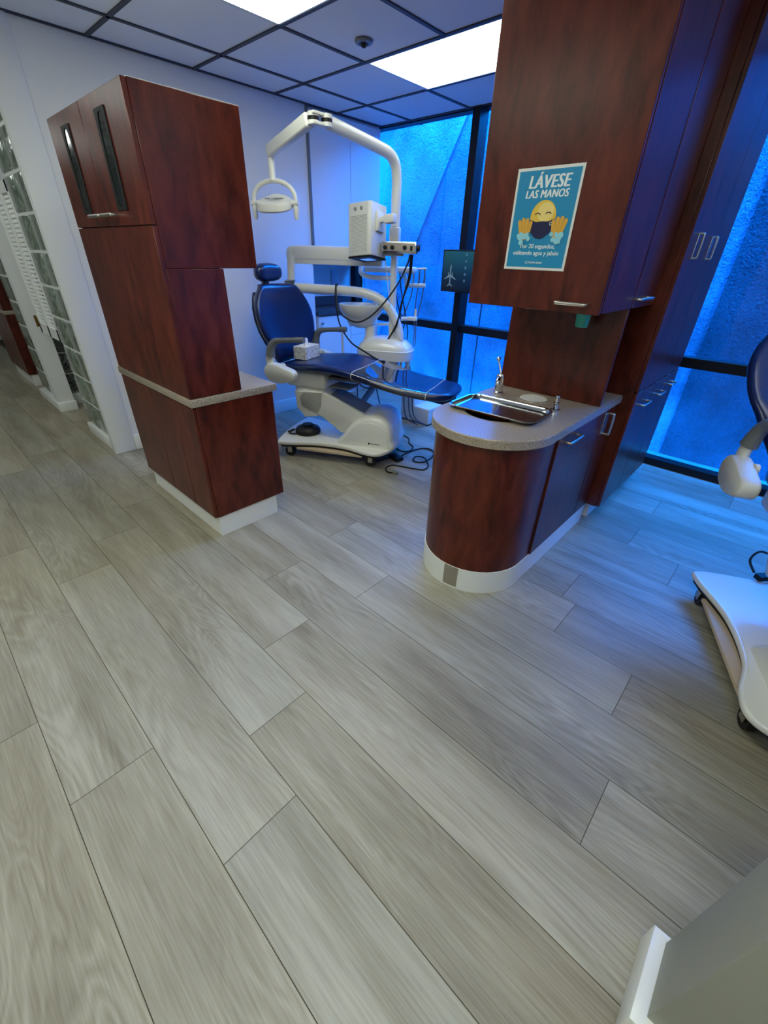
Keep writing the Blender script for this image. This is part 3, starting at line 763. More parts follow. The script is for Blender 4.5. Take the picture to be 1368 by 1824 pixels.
# ---- things on the island worktop
def tray():
    root = thing('instrument_tray', 'shiny steel instrument tray lying over the sink opening', 'tray', (1.782, .914, .8049), math.radians(0))
    a, b = .132, .212
    b1 = MB()
    # nested rounded outlines: floor, wall, rolled rim
    spec = [(.128, .020, .002, .03), (.122, .0, .006, .028)]
    def out(g, z, r): return [(x, y, z) for x, y in rrect(-a + g, -b + g, a - g, b - g, r, 5)]
    rings = [out(.030, .0005, .03), out(.018, .001, .04), out(.012, .008, .042), out(.008, .016, .045), out(.0, .018, .05), out(-.003, .0165, .052), out(-.003, .0145, .052), out(.004, .0135, .048), out(.012, .005, .042), out(.018, -.0005, .04), out(.03, -.0008, .03)]
    b1.ring_loft(rings[:])
    b1.build('pan', 'steel', root)
    root.rotation_euler = (math.radians(-.4), math.radians(0), math.radians(3))
tray()
def faucet():
    root = thing('faucet', 'chrome lever faucet at the back corner of the sink worktop', 'faucet', (2.045, 1.075, .8035))
    MB().lathe([(.026, 0), (.026, .006), (.021, .010), (.020, .07), (.022, .075), (.022, .088), (.016, .098), (.001, .10)], n=24).build('body', 'chrome', root)
    MB().tube([(0, 0, .055), (-.05, -.02, .085), (-.105, -.045, .095), (-.125, -.053, .075)], lambda t: .013 - .003 * t, 12, 6).build('spout', 'chrome', root)
    lv = MB().tube([(0, 0, .095), (.004, .014, .125), (.008, .030, .160)], .0045, 10, 4).ball((.008, .031, .166), .011)
    lv.build('lever', 'chrome', root)
faucet()
vv = thing('worktop_valve', 'small chrome valve knob beside the steel tray', 'valve', (1.985, .735, .8035))
MB().lathe([(.022, 0), (.022, .005), (.013, .008), (.011, .022), (.015, .026), (.015, .036), (.008, .040)], n=20).build('base', 'chrome', vv)
MB().lathe([(.007, .040), (.006, .058), (.010, .060), (.010, .070), (.001, .073)], n=16).build('stem', 'chrome', vv)
gr = thing('waste_chute_ring', 'round pale ring set in the worktop behind the tray', 'ring', (2.085, .895, .8035))
MB().lathe([(.068, 0), (.070, .004), (.082, .005), (.084, 0)], n=36, cap0=False, cap1=False).build('ring', 'stone', gr)
MB().lathe([(.068, .0005), (.067, .002), (.001, .0015)], n=36).build('lid', 'white_plastic', gr)
tb = thing('hand_soap_dispenser', 'teal plastic cup fixed under the wall hung cabinet', 'dispenser', (2.10, .752, 1.156))
MB().lathe([(.024, .0), (.026, .002), (.034, .080), (.031, .080), (.024, .004)], n=24).build('cup', 'teal', tb)
MB().rbox((-.01, -.012, .055), (.10, .012, .072), .003, 2).build('bracket', 'white_plastic', tb)

# ================================================================== DENTAL CHAIRS
U1 = Vector((.48, -.877, 0)).normalized(); Q1 = Vector((2.197, 2.52, 0)); R1 = math.atan2(U1.y, U1.x)
U2 = Vector((-.926, -.379, 0)).normalized(); Q2 = Vector((1.963, -.468, 0)); R2 = math.atan2(U2.y, U2.x)
RX90 = Matrix(((1, 0, 0, 0), (0, 0, -1, 0), (0, 1, 0, 0), (0, 0, 0, 1)))      # (x,y,z)->(x,-z,y): profile in s,z extruded along -t

def make_chair(label, loc, rz, lean=.14, cover=True, sw=(-.003, .115, -10.1)):
    root = thing('dental_chair', label, 'chair', loc, rz)
    def swivel(o):
        o.location = (sw[0], sw[1], sw[3] if len(sw) > 3 else 0); o.rotation_euler = (0, 0, math.radians(sw[2])); return o
    # --- base plate
    P = smooth_poly([(-.43, -.275), (-.36, -.303), (-.12, -.242), (.12, -.245), (.30, -.305), (.42, -.292), (.50, -.12), (.50, .12), (.42, .275), (.28, .275), (.05, .22), (-.15, .23), (-.36, .30), (-.43, .27), (-.455, .0)], 6)
    bp = MB().rprism(P, .100, .130, .010, 3).build('base_plate', 'white', root)
    P2 = [(x * .965, y * .955) for x, y in P]
    MB().prism(P2, .084, .1005).build('under_frame', 'black', root)
    MB().box((-.27, -.282, .068), (.27, .10, .0835)).build('board', 'pale_board', root)
    for sx, sy in ((-.335, -.256), (-.36, .235), (.335, -.256), (.40, .22)):
        c = MB().cyl((sx, sy - .014, .040), (sx, sy + .014, .040), .040, n=26)
        c.cyl((sx, sy - .017, .040), (sx, sy + .017, .040), .015, n=14)
        cs = c.build('caster', 'black', root)
        MB().rbox((sx - .016, sy - .024, .034), (sx + .020, sy - .0175, .080), .002, 1).rbox((sx - .016, sy + .0175, .034), (sx + .020, sy + .024, .080), .002, 1).build('fork', 'nickel', cs)
    # --- pedestal: rounded housing at the foot end
    prof = smooth_poly([(.050, .113), (.085, .20), (.17, .305), (.28, .365), (.40, .365), (.47, .30), (.49, .20), (.475, .113)], 5)
    prof = [(x, max(.1125, z)) for x, z in prof]
    pd = MB()
    rings = []
    for t, sc in ((-.205, .86), (-.199, .91), (-.177, .965), (-.13, 1.0), (.14, 1.0), (.180, .97), (.20, .90)):
        rings.append([(.30 + (x - .30) * sc, t, .1125 + (z - .1125) * sc) for x, z in prof])
    pd.ring_loft(rings)
    ped = pd.build('pedestal', 'white', root, angle=50)
    pan = [(.29 + (x - .30) * .84, .118 + (z - .1125) * .80) for x, z in prof]
    MB().rprism(pan, .2035, .2095, .004, 2, RX90).build('side_cover', 'white', ped)
    MB().rbox((.30, -.2112, .155), (.315, -.2097, .170), .002, 1).build('emblem', 'dark_plastic', ped)
    lg = MB()
    for k in range(9): lg.box((.322 + k * .0085, -.2108, .157), (.328 + k * .0085, -.2097, .168 if k in (0, 4) else .165))
    lg.build('maker_mark', 'grey_plastic', ped)
    # --- lift arm from pedestal up to the seat
    arm = [(-.30, .45), (-.285, .375), (-.20, .33), (-.10, .30), (.06, .185), (.30, .26), (.32, .335), (.20, .375), (-.02, .475), (-.10, .50), (-.26, .50)]
    ar = MB(); rings = []
    for t, sc in ((-.135, .93), (-.128, .98), (-.11, 1), (.11, 1), (.128, .98), (.135, .93)):
        rings.append([(.02 + (x - .02) * sc, t, .40 + (z - .40) * sc) for x, z in arm])
    ar.ring_loft(rings); la = ar.build('lift_arm', 'white', root, angle=50)
    MB().add([(-.03, -.105, .484), (.24, -.105, .366), (.24, .105, .366), (-.03, .105, .484)], [(0, 1, 2, 3)]).build('arm_cover', 'grey_plastic', la)
    hd = MB(); rings = []
    head = [(-.325, .49), (-.315, .36), (-.25, .285), (-.15, .30), (-.10, .38), (-.085, .50)]
    for t, sc in ((-.135, .92), (-.125, .98), (-.10, 1), (.16, 1), (.185, .98), (.195, .92)):
        rings.append([(-.17 + (x + .17) * sc, t, .43 + (z - .43) * sc) for x, z in head])
    hd.ring_loft(rings); hd.build('arm_head', 'white', la, angle=50)
    # --- seat pan
    swivel(MB().rbox((-.42, -.20, .49), (-.06, .20, .625), .03, 4).rbox((-.36, -.17, .455), (-.10, .17, .52), .02, 3).build('seat_pan', 'white', root, angle=50))
    swivel(MB().rbox((-.08, -.13, .565), (.20, .10, .590), .006, 2).rbox((-.02, -.20, .525), (.16, -.03, .537), .003, 1).build('tray_plate', 'grey_plastic', root))
    # --- upholstery: seat
    ztop = [(-.46, .672), (-.36, .685), (-.20, .702), (-.03, .715), (.10, .709), (.25, .686), (.42, .650), (.60, .622), (.78, .610), (.93, .606), (1.0, .606)]
    wid = [(-.46, .40), (-.36, .50), (-.20, .56), (.0, .575), (.25, .555), (.45, .53), (.65, .50), (.80, .46), (.88, .40), (.93, .30), (.95, .16)]
    th = [(-.46, .06), (-.3, .075), (.0, .080), (.3, .075), (.8, .075), (.95, .07)]
    st = [-.46, -.455, -.44, -.41, -.36, -.28, -.20, -.11, -.02, .06, .14, .22, .30, .40, .50, .60, .70, .78, .84, .88, .91, .93, .942, .948]
    def seat_rings(grow, lo, hi):
        R = []
        for i, s_ in enumerate(st):
            if s_ < lo or s_ > hi: continue
            e = 1.0
            if s_ < -.42: e = (.55, .8, .93)[min(i, 2)]
            if s_ > .90: e = (.9, .78, .6, .4)[min(3, len(st) - 1 - i) * -1 + 3] if False else max(.35, 1 - (s_ - .90) * 12)
            wv = sinterp(wid, s_) + grow * 2; tv = (sinterp(th, s_) * e) + grow * 2; zc = sinterp(ztop, s_) - sinterp(th, s_) / 2
            ring = []
            for a, b in superel(wv, tv, 32, 3.6):
                dish = .014 * (1 - min(1, (abs(a) / (wv / 2 + 1e-6))) ** 2) if b > 0 else 0
                ring.append((s_, a, zc + b - dish * (1 if s_ < .9 else .4)))
            R.append(ring)
        return R
    swivel(MB().ring_loft(seat_rings(0, -1, 2)).build('seat', 'vinyl', root, angle=70))
    if cover:
        swivel(MB().ring_loft(seat_rings(.0022, .20, .80), cap0=False, cap1=False).build('clear_cover', 'clear', root, angle=70))
        for s_ in (.22, .78):
            bd = MB()
            rg = seat_rings(.003, s_ - .001, s_ + .001)[0]
            bd.tube(rg + [rg[0]], .0018, 6, 1)
            swivel(bd.build('cover_edge', 'tissue', root))
    # --- backrest
    L = .56
    def back_pt(v, off):      # centre line, off = along the front normal
        s0 = -.475 - lean * v - .020 * math.sin(PI * v); z0 = .655 + .545 * v * math.cos(lean * .8)
        return s0, z0
    widv = [(0, .38), (.08, .45), (.18, .54), (.30, .625), (.42, .675), (.54, .69), (.64, .68), (.76, .63), (.87, .54), (.94, .46), (1.0, .38)]
    R = []
    vs = [0, .01, .04, .10, .18, .26, .34, .42, .50, .58, .66, .74, .82, .89, .94, .97, .99, 1.0]
    for v in vs:
        s0, z0 = back_pt(v, 0); s1, z1 = back_pt(min(1, v + .02), 0); s2, z2 = back_pt(max(0, v - .02), 0)
        tx, tz = s1 - s2, z1 - z2; l = math.hypot(tx, tz); nx, nz = tz / l, -tx / l
        e = 1.0
        if v < .05: e = .6 + .4 * v / .05
        if v > .93: e = math.sqrt(max(.05, 1 - ((v - .93) / .073) ** 2))
        wv = sinterp(widv, v); tv = .095 * e
        ring = []
        for a, b in superel(wv, tv, 44, 3.0):
            q = abs(a) / (wv / 2)
            wrap = .075 * min(1, q) ** 2.2 * e * min(1, v * 4) * (1 - .35 * max(0, v - .6) / .4)
            bb_ = b + wrap
            ring.append((s0 + nx * bb_, a, z0 + nz * bb_))
        R.append(ring)
    swivel(MB().ring_loft(R).build('backrest', 'vinyl', root, angle=70))
    # back shell
    R2_ = []
    for v in [0.02, .12, .25, .4, .55, .7, .82, .9]:
        s0, z0 = back_pt(v, 0); wv = sinterp(widv, v) * .80
        R2_.append([(s0 - .055 + b, a, z0) for a, b in superel(wv * .85, .05, 24, 3)])
    swivel(MB().ring_loft(R2_).build('back_shell', 'vinyl', root, angle=60))
    # headrest
    s1, z1 = back_pt(1.0, 0)
    hb = MB()
    R = []
    for k in range(13):
        q = -1 + 2 * k / 12; e = math.sqrt(max(.02, 1 - abs(q) ** 3.2)); 
        R.append([(s1 - .020 + a * .9 - .020 * (1 - q * q), q * .150, z1 + .075 + b) for a, b in superel(.110 * (.55 + .45 * e) * min(1, e * 1.3), .125 * e, 24, 2.6)])
    hr = swivel(hb.ring_loft(R).build('headrest', 'vinyl', root, angle=70))
    MB().rbox((s1 - .075, -.035, z1 - .08), (s1 - .05, .035, z1 + .12), .006, 2).rbox((s1 - .06, -.05, z1 + .03), (s1 - .035, .05, z1 + .13), .008, 2).build('bracket', 'grey_plastic', hr)
    # --- armrests
    for sg in (-1, 1):
        pod = MB(); R = []
        poly = smooth_poly([(-.495, .62), (-.478, .665), (-.42, .690), (-.30, .665), (-.235, .645), (-.222, .61), (-.25, .575), (-.36, .545), (-.46, .565)], 4)
        for t, sc in ((.295, .90), (.30, .97), (.31, 1.0), (.35, 1.0), (.362, .96), (.368, .88)):
            R.append([(-.36 + (x + .36) * sc, sg * t, .615 + (z - .615) * sc) for x, z in poly])
        pd_ = swivel(pod.ring_loft(R).build('armrest', 'white_plastic', root, angle=60))
        MB().tube([(-.435, sg * .325, .64), (-.455, sg * .32, .69), (-.452, sg * .315, .742)], lambda t: .040 - .004 * t, 14, 5, flat=.55).build('arm_post', 'white_plastic', pd_, angle=60)
        MB().tube([(-.452, sg * .315, .732), (-.440, sg * .312, .79), (-.405, sg * .31, .835), (-.34, sg * .31, .852), (-.25, sg * .31, .862), (-.17, sg * .31, .870)], lambda t: .040 - .022 * min(1, t * 1.6), 14, 6, flat=.85).build('arm_bracket', 'grey_plastic', pd_, angle=60)
        MB().tube([(-.215, sg * .31, .865), (-.185, sg * .31, .868), (-.14, sg * .31, .872)], .0205, 14, 4, flat=.9).build('arm_pad', 'grey_plastic', pd_)
        MB().cyl((-.36, sg * .285, .665), (-.36, sg * .300, .665), .022).build('knob', 'white_plastic', pd_)
    return root
make_chair('blue dental chair with a tissue box on its seat, between the two cabinets', Q1, R1)
make_chair('blue dental chair cut off by the right edge of the photo', Q2, R2, .50, cover=False, sw=(-.01, -.005, 0, .035))

def local1(s, t, z): return Q1 + U1 * s + Vector((-U1.y, U1.x, 0)) * t + Vector((0, 0, z))
def local2(s, t, z): return Q2 + U2 * s + Vector((-U2.y, U2.x, 0)) * t + Vector((0, 0, z))

# ---- tissue box on the seat
tbx = thing('tissue_box', 'floral print tissue box standing on the blue chair seat', 'tissue box', local1(-.003 - .33 * math.cos(math.radians(10)), .128 + .33 * math.sin(math.radians(10)) - .02, .683), R1 - math.radians(10))
MB().rbox((-.058, -.10, 0), (.058, .10, .095), .002, 1).build('carton', 'floral', tbx)
ts = MB(); R = []
for k, (r, z) in enumerate(((.020, .094), (.024, .105), (.020, .120), (.014, .138), (.004, .150))):
    R.append([(r * (.5 + .25 * math.sin(3 * a + k)) * math.cos(a), r * (1.2 + .3 * math.cos(2 * a + k)) * math.sin(a), z) for a in [2 * PI * i / 14 for i in range(14)]])
ts.ring_loft(R).build('tissue', 'tissue', tbx)

# ---- foot control on the chair base
fp = thing('foot_control', 'black round foot control resting on the white chair base', 'foot pedal', local1(-.265, -.055, .1305), R1)
MB().lathe([(.098, 0), (.103, .006), (.103, .028), (.090, .046), (.056, .058), (.001, .060)], n=36).build('housing', 'black', fp)
MB().lathe([(.046, .058), (.046, .070), (.040, .075), (.001, .076)], n=28).build('button', 'dark_plastic', fp)
MB().tube([(-.05, -.075, .012), (-.10, -.09, .008), (-.135, -.07, .008), (-.14, -.03, .012), (-.11, -.03, .025), (-.10, -.06, .03), (-.125, -.085, .022), (-.15, -.06, .012), (-.14, -.025, .008)], .006, 8, 6).build('cable', 'black', fp)
# adapter and cable on the second chair's base
ad = thing('power_adapter', 'black adapter with a looped cable on the white base of the right chair', 'adapter', local2(-.475, .005, .1305), R2)
MB().rbox((-.018, -.05, 0), (.018, .05, .028), .005, 2, Matrix.Rotation(math.radians(25), 4, 'Z')).build('body', 'dark_plastic', ad)
MB().tube([(-.015, -.045, .015), (-.07, -.06, .05), (-.10, -.02, .09), (-.07, .05, .07), (-.02, .09, .02), (.03, .10, .006)], .0055, 8, 6).build('cable', 'black', ad)
MB().tube([(.015, .0, .02), (.05, .06, .012), (.08, .14, .007), (.10, .20, .007)], .0055, 8, 6).build('cable', 'black', ad)

# ================================================================== DENTAL UNIT (cuspidor, pole, arms)
du = thing('dental_unit', 'white dental unit with spittoon bowl and bent tube arm behind the chair', 'dental unit', local1(-.03, .14, -.015), R1)
t0 = .45
b = MB()
for (z, hs, ht, e) in ((.655, .215, .135, 3), (.660, .240, .155, 3), (.735, .245, .158, 3), (.740, .236, .150, 3), (.742, .236, .150, 3), (.77, .220, .138, 3), (.80, .185, .118, 2.6), (.822, .14, .09, 2.4), (.832, .08, .06, 2.2)):
    b.v += []; 
    pts = [(.25 + a, t0 + c, z) for a, c in superel(hs * 2, ht * 2, 40, e)]
    if z == .655: RR = []
    RR.append(pts)
MB().ring_loft(RR).build('housing', 'white', du, angle=35)
MB().cyl((.30, t0, .80), (.30, t0, 1.505), .028, n=24).build('pole', 'white', du)
MB().rbox((.262, t0 - .038, 1.50), (.338, t0 + .038, 1.605), .010, 3).build('collar', 'white_plastic', du)
MB().tube([(-.655, .42, 1.170), (-.30, .42, 1.165), (-.08, .42, 1.163), (.08, .42, 1.150), (.20, .42, 1.110), (.29, .42, 1.035), (.345, .42, .94), (.37, .42, .86), (.375, .42, .79)], .038, 20, 7).build('lower_arm', 'white', du)
b = MB().cyl((-.575, .42, 1.18), (-.575, .45, 1.40), .032, n=20)
b.build('arm_post', 'white', du)
MB().cyl((-.575, .395, 1.165), (-.575, .385, 1.225), .012, .055, n=3).build('arm_joint', 'grey_plastic', du)
# upper arm
ua = MB()
prof = [(0, .068), (.028, .060), (.042, .035), (.044, -.025), (.040, -.03), (.040, -.062), (0, -.066), (-.040, -.062), (-.040, -.03), (-.044, -.025), (-.042, .035), (-.028, .060)]
ua.ring_loft([[(s_, .50 + a, 1.407 + z) for a, z in prof] for s_ in (-.56, .20)])
ua.ball((-.585, .50, 1.405), .066, .8, .7, 1.0)
ua.build('upper_arm', 'white', du, angle=30)
# tray bracket and instrument head behind the pole
th_ = MB().tube([(-.02, .62, 1.345), (-.02, .60, 1.30), (.02, .58, 1.275), (.10, .57, 1.262), (.28, .56, 1.262)], .020, 12, 6, flat=.6)
th_.rbox((.02, .55, 1.30), (.44, .72, 1.345), .015, 3)
th_.build('instrument_head', 'white_plastic', du)
ih = MB().cyl((.33, .75, 1.205), (.51, .75, 1.210), .017, n=16).tube([(.30, .70, 1.32), (.33, .74, 1.27), (.35, .75, 1.215)], .018, 12, 4).cyl((.40, .75, 1.33), (.51, .75, 1.335), .008)
ih.build('instrument_holder', 'white_plastic', du)
for k, (s_, zt, mt) in enumerate(((.40, 1.325, 'nickel'), (.45, 1.325, 'grey_hose'), (.495, 1.34, 'grey_hose'))):
    ins = MB().tube([(s_, .75, zt), (s_ + .003, .75, 1.27), (s_, .75, 1.20)], lambda t: .006 + .003 * t, 10, 3).build('handpiece', mt, du)
hose_paths = [
    ('grey_hose', .0045, [(.495, .75, 1.20), (.485, .75, 1.10), (.460, .75, .98), (.450, .74, .85), (.455, .72, .74), (.40, .66, .70)]),
    ('grey_hose', .0045, [(.45, .75, 1.20), (.437, .75, 1.10), (.43, .75, .94), (.438, .74, .80), (.43, .70, .735), (.38, .62, .72)]),
    ('grey_hose', .005, [(.40, .75, 1.20), (.385, .74, 1.10), (.33, .68, .95), (.28, .62, .90)]),
    ('dark_plastic', .0045, [(.315, .6, 1.30), (.336, .6, 1.158), (.377, .6, .995), (.365, .6, .88), (.33, .55, .80)]),
    ('dark_plastic', .005, [(.29, .55, 1.29), (.30, .56, 1.15), (.33, .58, 1.02), (.40, .60, .90), (.41, .58, .80)]),
    ('white_plastic', .004, [(.231, .40, 1.441), (.267, .39, 1.242), (.306, .39, 1.011), (.357, .375, .891), (.41, .39, .80)]),
    ('black', .0065, [(.45, .36, 1.43), (.436, .39, 1.285), (.400, .375, 1.132), (.365, .37, .97), (.30, .375, .841), (.216, .33, .73)]),
    ('black', .0055, [(.462, .36, 1.43), (.445, .39, 1.27), (.39, .37, 1.10), (.36, .37, .94), (.29, .38, .83), (.20, .33, .72)]),
    ('black', .0065, [(-.163, .375, 1.213), (-.150, .345, 1.12), (-.11, .285, 1.02), (.03, .255, .955), (.14, .265, .985), (.25, .30, 1.085), (.36, .33, 1.23), (.43, .34, 1.37), (.445, .34, 1.43)]),
    ('black', .0065, [(-.163, .42, 1.213), (-.163, .374, 1.19), (-.162, .36, 1.12), (-.155, .355, 1.03), (-.12, .34, .909), (-.02, .31, .79), (.11, .24, .742), (.21, .17, .716), (.262, .14, .700)]),
]
for mt, r, p in hose_paths: MB().tube(p, r, 8, 7).build('hose', mt, du)
MB().ball((.285, .13, .690), .022, 1.2, .8, .55).cyl((.285, .13, .69), (.33, .11, .694), .010).build('hose_end', 'black', du)
# cuspidor
cz = MB()
prof = [(.02, .865), (.055, .868), (.095, .885), (.120, .905), (.128, .935), (.150, .955), (.178, .990), (.192, 1.03), (.194, 1.045), (.188, 1.048), (.182, 1.040), (.168, 1.00), (.13, .968), (.06, .955), (.001, .953)]
cz.lathe([(r, z) for r, z in prof], (.030, t0, .022), 40, 1.0, .78)
cb = cz.build('spittoon_bowl', 'white', du, angle=40)
MB().lathe([(.058, .80), (.046, .82), (.044, .91)], (.110, t0, 0), 24).build('bowl_stem', 'white', du)
MB().tube([(.13, t0 + .06, 1.0), (.13, t0 + .06, 1.085), (.115, t0 + .05, 1.105), (.085, t0 + .03, 1.10), (.075, t0 + .02, 1.085)], .006, 8, 6).build('spout', 'chrome', cb)
MB().cyl((.14, t0 + .03, 1.02), (.14, t0 + .03, 1.055), .012, .006).cyl((.185, t0 + .02, 1.035), (.185, t0 + .02, 1.05), .014).cyl((.215, t0 + .03, 1.04), (.215, t0 + .03, 1.07), .013).build('cup_filler', 'nickel', cb)
# small shelf arm with valve to the right of the housing
MB().tube([(.375, .46, .975), (.44, .50, .975)], .016, 12, 1).rbox((.425, .47, .962), (.50, .53, .990), .006, 2).cyl((.485, .50, .99), (.485, .50, 1.05), .010, .008).build('valve_block', 'white_plastic', du)
# strut and stub legs
MB().tube([(.30, .36, .66), (.22, .27, .48), (.10, .10, .285), (.08, -.05, .26)], .030, 10, 1, flat=.6).build('strut', 'grey_plastic', du)
MB().cyl((.33, .45, .60), (.33, .45, .66), .040, n=20).cyl((.45, .46, .575), (.45, .46, .66), .022, n=16).cyl((.40, .40, .59), (.40, .40, .66), .012).build('drain_stub', 'white_plastic', du)
for p in ([(.06, .20, .60), (.07, .20, .45), (.08, .22, .20), (.15, .35, .05)], [(.05, .22, .60), (.10, .2, .47), (.19, .2, .455), (.24, .24, .52), (.26, .30, .65)], [(.22, .22, .60), (.24, .24, .40), (.28, .30, .20)], [(.40, .42, .60), (.43, .42, .40), (.46, .45, .15), (.55, .6, .03)], [(.43, .44, .60), (.47, .44, .40), (.50, .47, .15), (.60, .62, .03)], [(.47, .45, .60), (.50, .46, .38), (.53, .50, .14), (.63, .62, .03)]):
    MB().tube(p, .006, 8, 6).build('hose', 'grey_hose', du)
# assistant bar running back from the far armrest
MB().cyl((-.10, .52, .895), (.33, .52, .925), .013, n=14).cyl((-.18, .56, .62), (-.18, .56, .87), .014).build('assistant_bar', 'white_plastic', du)

# ---- control box on the pole
cbx = thing('control_box', 'grey control box with black knobs clamped to the pole above the arm', 'control box', local1(.325, .50, 1.458), R1)
MB().rbox((-.125, -.045, -.038), (.142, .045, .038), .006, 2).build('case', 'steel', cbx)
MB().rbox((-.116, -.049, -.024), (.130, -.0445, .030), .003, 1).build('front_panel', 'nickel', cbx)
for s_ in (-.094, -.040, .055):
    MB().cyl((s_, -.066, .0), (s_, -.049, .0), .013, .016, n=16).build('knob', 'dark_plastic', cbx)
MB().box((.095, -.052, -.018), (.115, -.049, .012)).build('switch', 'black', cbx)
MB().cyl((.142, .0, .0), (.158, .0, .0), .022, n=18).build('side_knob', 'dark_plastic', cbx)
MB().rbox((-.12, .01, -.055), (.03, .07, -.038), .004, 1).build('bracket', 'white_plastic', cbx)

# ---- air purifier clipped to the pole
ap = thing('air_purifier', 'white perforated box hung on the pole beside the control box', 'air purifier', local1(.085, .475, 1.375), R1 + math.radians(-20))
ap.rotation_euler = (math.radians(-7), math.radians(-5), R1 + math.radians(-20))
hw = .108; H_ = .345
MB().rprism(rrect(-hw, -hw, hw, hw, .028, 5), .012, H_, .006, 2).build('case', 'white_plastic', ap, angle=30)
g_ = MB(); g_.add([(-.075, -hw - .0012, .035), (.075, -hw - .0012, .035), (.075, -hw - .0012, .265), (-.075, -hw - .0012, .265)], [(0, 1, 2, 3)], uvs=[[(0, 0), (1, 0), (1, 1), (0, 1)]])
g_.build('grille', 'grille', ap, smooth=False)
for x_ in (-.030, .025): MB().cyl((x_, -hw - .004, .305), (x_, -hw + .002, .305), .012, n=18).build('button', 'nickel', ap)
M['blue_glow'] = mat('blue indicator', (40, 110, 255), .3, emit=(.1, .35, 1), emit_s=.8)
MB().rbox((-hw + .004, -hw + .004, 0), (hw - .004, hw - .004, .0125), .003, 1).build('bottom_plate', 'dark_plastic', ap)
MB().rbox((-.04, -.04, -.0015), (.05, .05, .0005), .0006, 1).build('indicator', 'blue_glow', ap)
MB().rbox((hw, -.045, .17), (hw + .018, .045, .295), .005, 2).rbox((hw + .015, -.018, .225), (hw + .06, .018, .262), .005, 2).build('clamp', 'white_plastic', ap)
MB().rbox((hw + .055, -.022, .215), (hw + .135, .03, .27), .006, 2).build('clamp_arm', 'white_plastic', ap)

# ---- operating light on the pole
ol = thing('operating_light', 'white operating light on a jointed overhead arm above the chair', 'operating light', local1(.27, .59, 1.592))
B0 = local1(.27, .59, 1.592)
def OL(p): return Vector(p) - B0
J = Vector((2.172, 2.593, 2.088)); E_ = Vector((2.155, 3.115, 1.985))
MB().tube([OL(p) for p in (B0, B0 + Vector((0, 0, .15)), B0 + Vector((0, 0, .27)), B0 + Vector((-.02, 0, .36)), B0 + Vector((-.08, .0, .41)), B0 + Vector((-.18, .005, .433)), B0 + Vector((-.40, .015, .465)), J + Vector((.06, 0, -.002)))], .036, 18, 6).build('upper_tube', 'white', ol)
jb = MB()
for dx in (.052, -.052): jb.cyl(OL(J + Vector((dx * .8, dx * -.25, -.030))), OL(J + Vector((dx * .8, dx * -.25, .028))), .033, n=22)
jb.rbox(OL(J + Vector((-.07, -.028, .014))), OL(J + Vector((.07, .028, .030))), .006, 2).rbox(OL(J + Vector((-.07, -.028, -.032))), OL(J + Vector((.07, .028, -.014))), .006, 2)
jn_ = jb.build('joint', 'white_plastic', ol)
kb = MB()
for dx in (.052, -.052): kb.cyl(OL(J + Vector((dx * .8, dx * -.25, -.010))), OL(J + Vector((dx * .8, dx * -.25, .008))), .0336, n=22)
kb.build('joint_bush', 'dark_plastic', jn_)
a_ = J + Vector((-.055, .03, -.006)); d_ = (E_ - a_); L_ = d_.length
rot = d_.to_track_quat('X', 'Z').to_matrix().to_4x4()
MB().rbox((0, -.030, -.036), (L_, .030, .036), .012, 3, Matrix.Translation(OL(a_)) @ rot).build('balance_arm', 'white', ol, angle=50)
lc = Vector((2.145, 3.09, 1.700))
MB().tube([OL(E_ + Vector((0, -.012, .02))), OL(E_ + Vector((0, -.012, -.06))), OL(lc + Vector((0, 0, .125)))], lambda t: .026 - .004 * t, 16, 3).build('drop_stem', 'white', ol)
yk = MB(); pts = []
for i in range(15):
    t = PI * i / 14; pts.append(OL(lc + U1 * (-.163 * math.cos(t)) + Vector((0, 0, .128 * math.sin(t) ** .8))))
yk.tube(pts, .015, 12, 2).build('yoke', 'white', ol)
lh = MB(); R = []
nv = Vector((-U1.y, U1.x, 0))
for z, k in ((-.030, .70), (-.034, .90), (-.026, .99), (.0, 1.0), (.018, .97), (.026, .80), (.030, .4)):
    R.append([tuple(OL(lc + U1 * (a * k) + nv * (c * k) + Vector((0, 0, z + .30 * c)))) for a, c in superel(.265, .20, 32, 2.5)])
lhd = lh.ring_loft(R).build('lamp_head', 'white_plastic', ol, angle=35)
vt = MB()
for k in range(-3, 4):
    ang = k * .35
    p0 = lc + U1 * (.03 * math.sin(ang)) + nv * (-.03) + Vector((0, 0, .0225)); p1 = lc + U1 * (.085 * math.sin(ang)) + nv * (-.03 + .055 * math.cos(ang)) + Vector((0, 0, .0225 + .0165 * math.cos(ang)))
    vt.tube([OL(p0), OL(p1)], .0022, 6, 1)
vt.build('vent_slots', 'grey_plastic', lhd)
for sg in (-1, 1):
    pv = lc + U1 * (.160 * sg)
    MB().cyl(OL(lc + U1 * (.125 * sg)), OL(lc + U1 * (.180 * sg)), .019, n=18).build('pivot', 'white_plastic', ol)
    MB().tube([OL(pv), OL(pv + Vector((0, 0, -.04))), OL(pv + Vector((0, 0, -.095)))], lambda t: .013 + .006 * math.sin(PI * t), 12, 5).build('handle', 'white_plastic', ol)

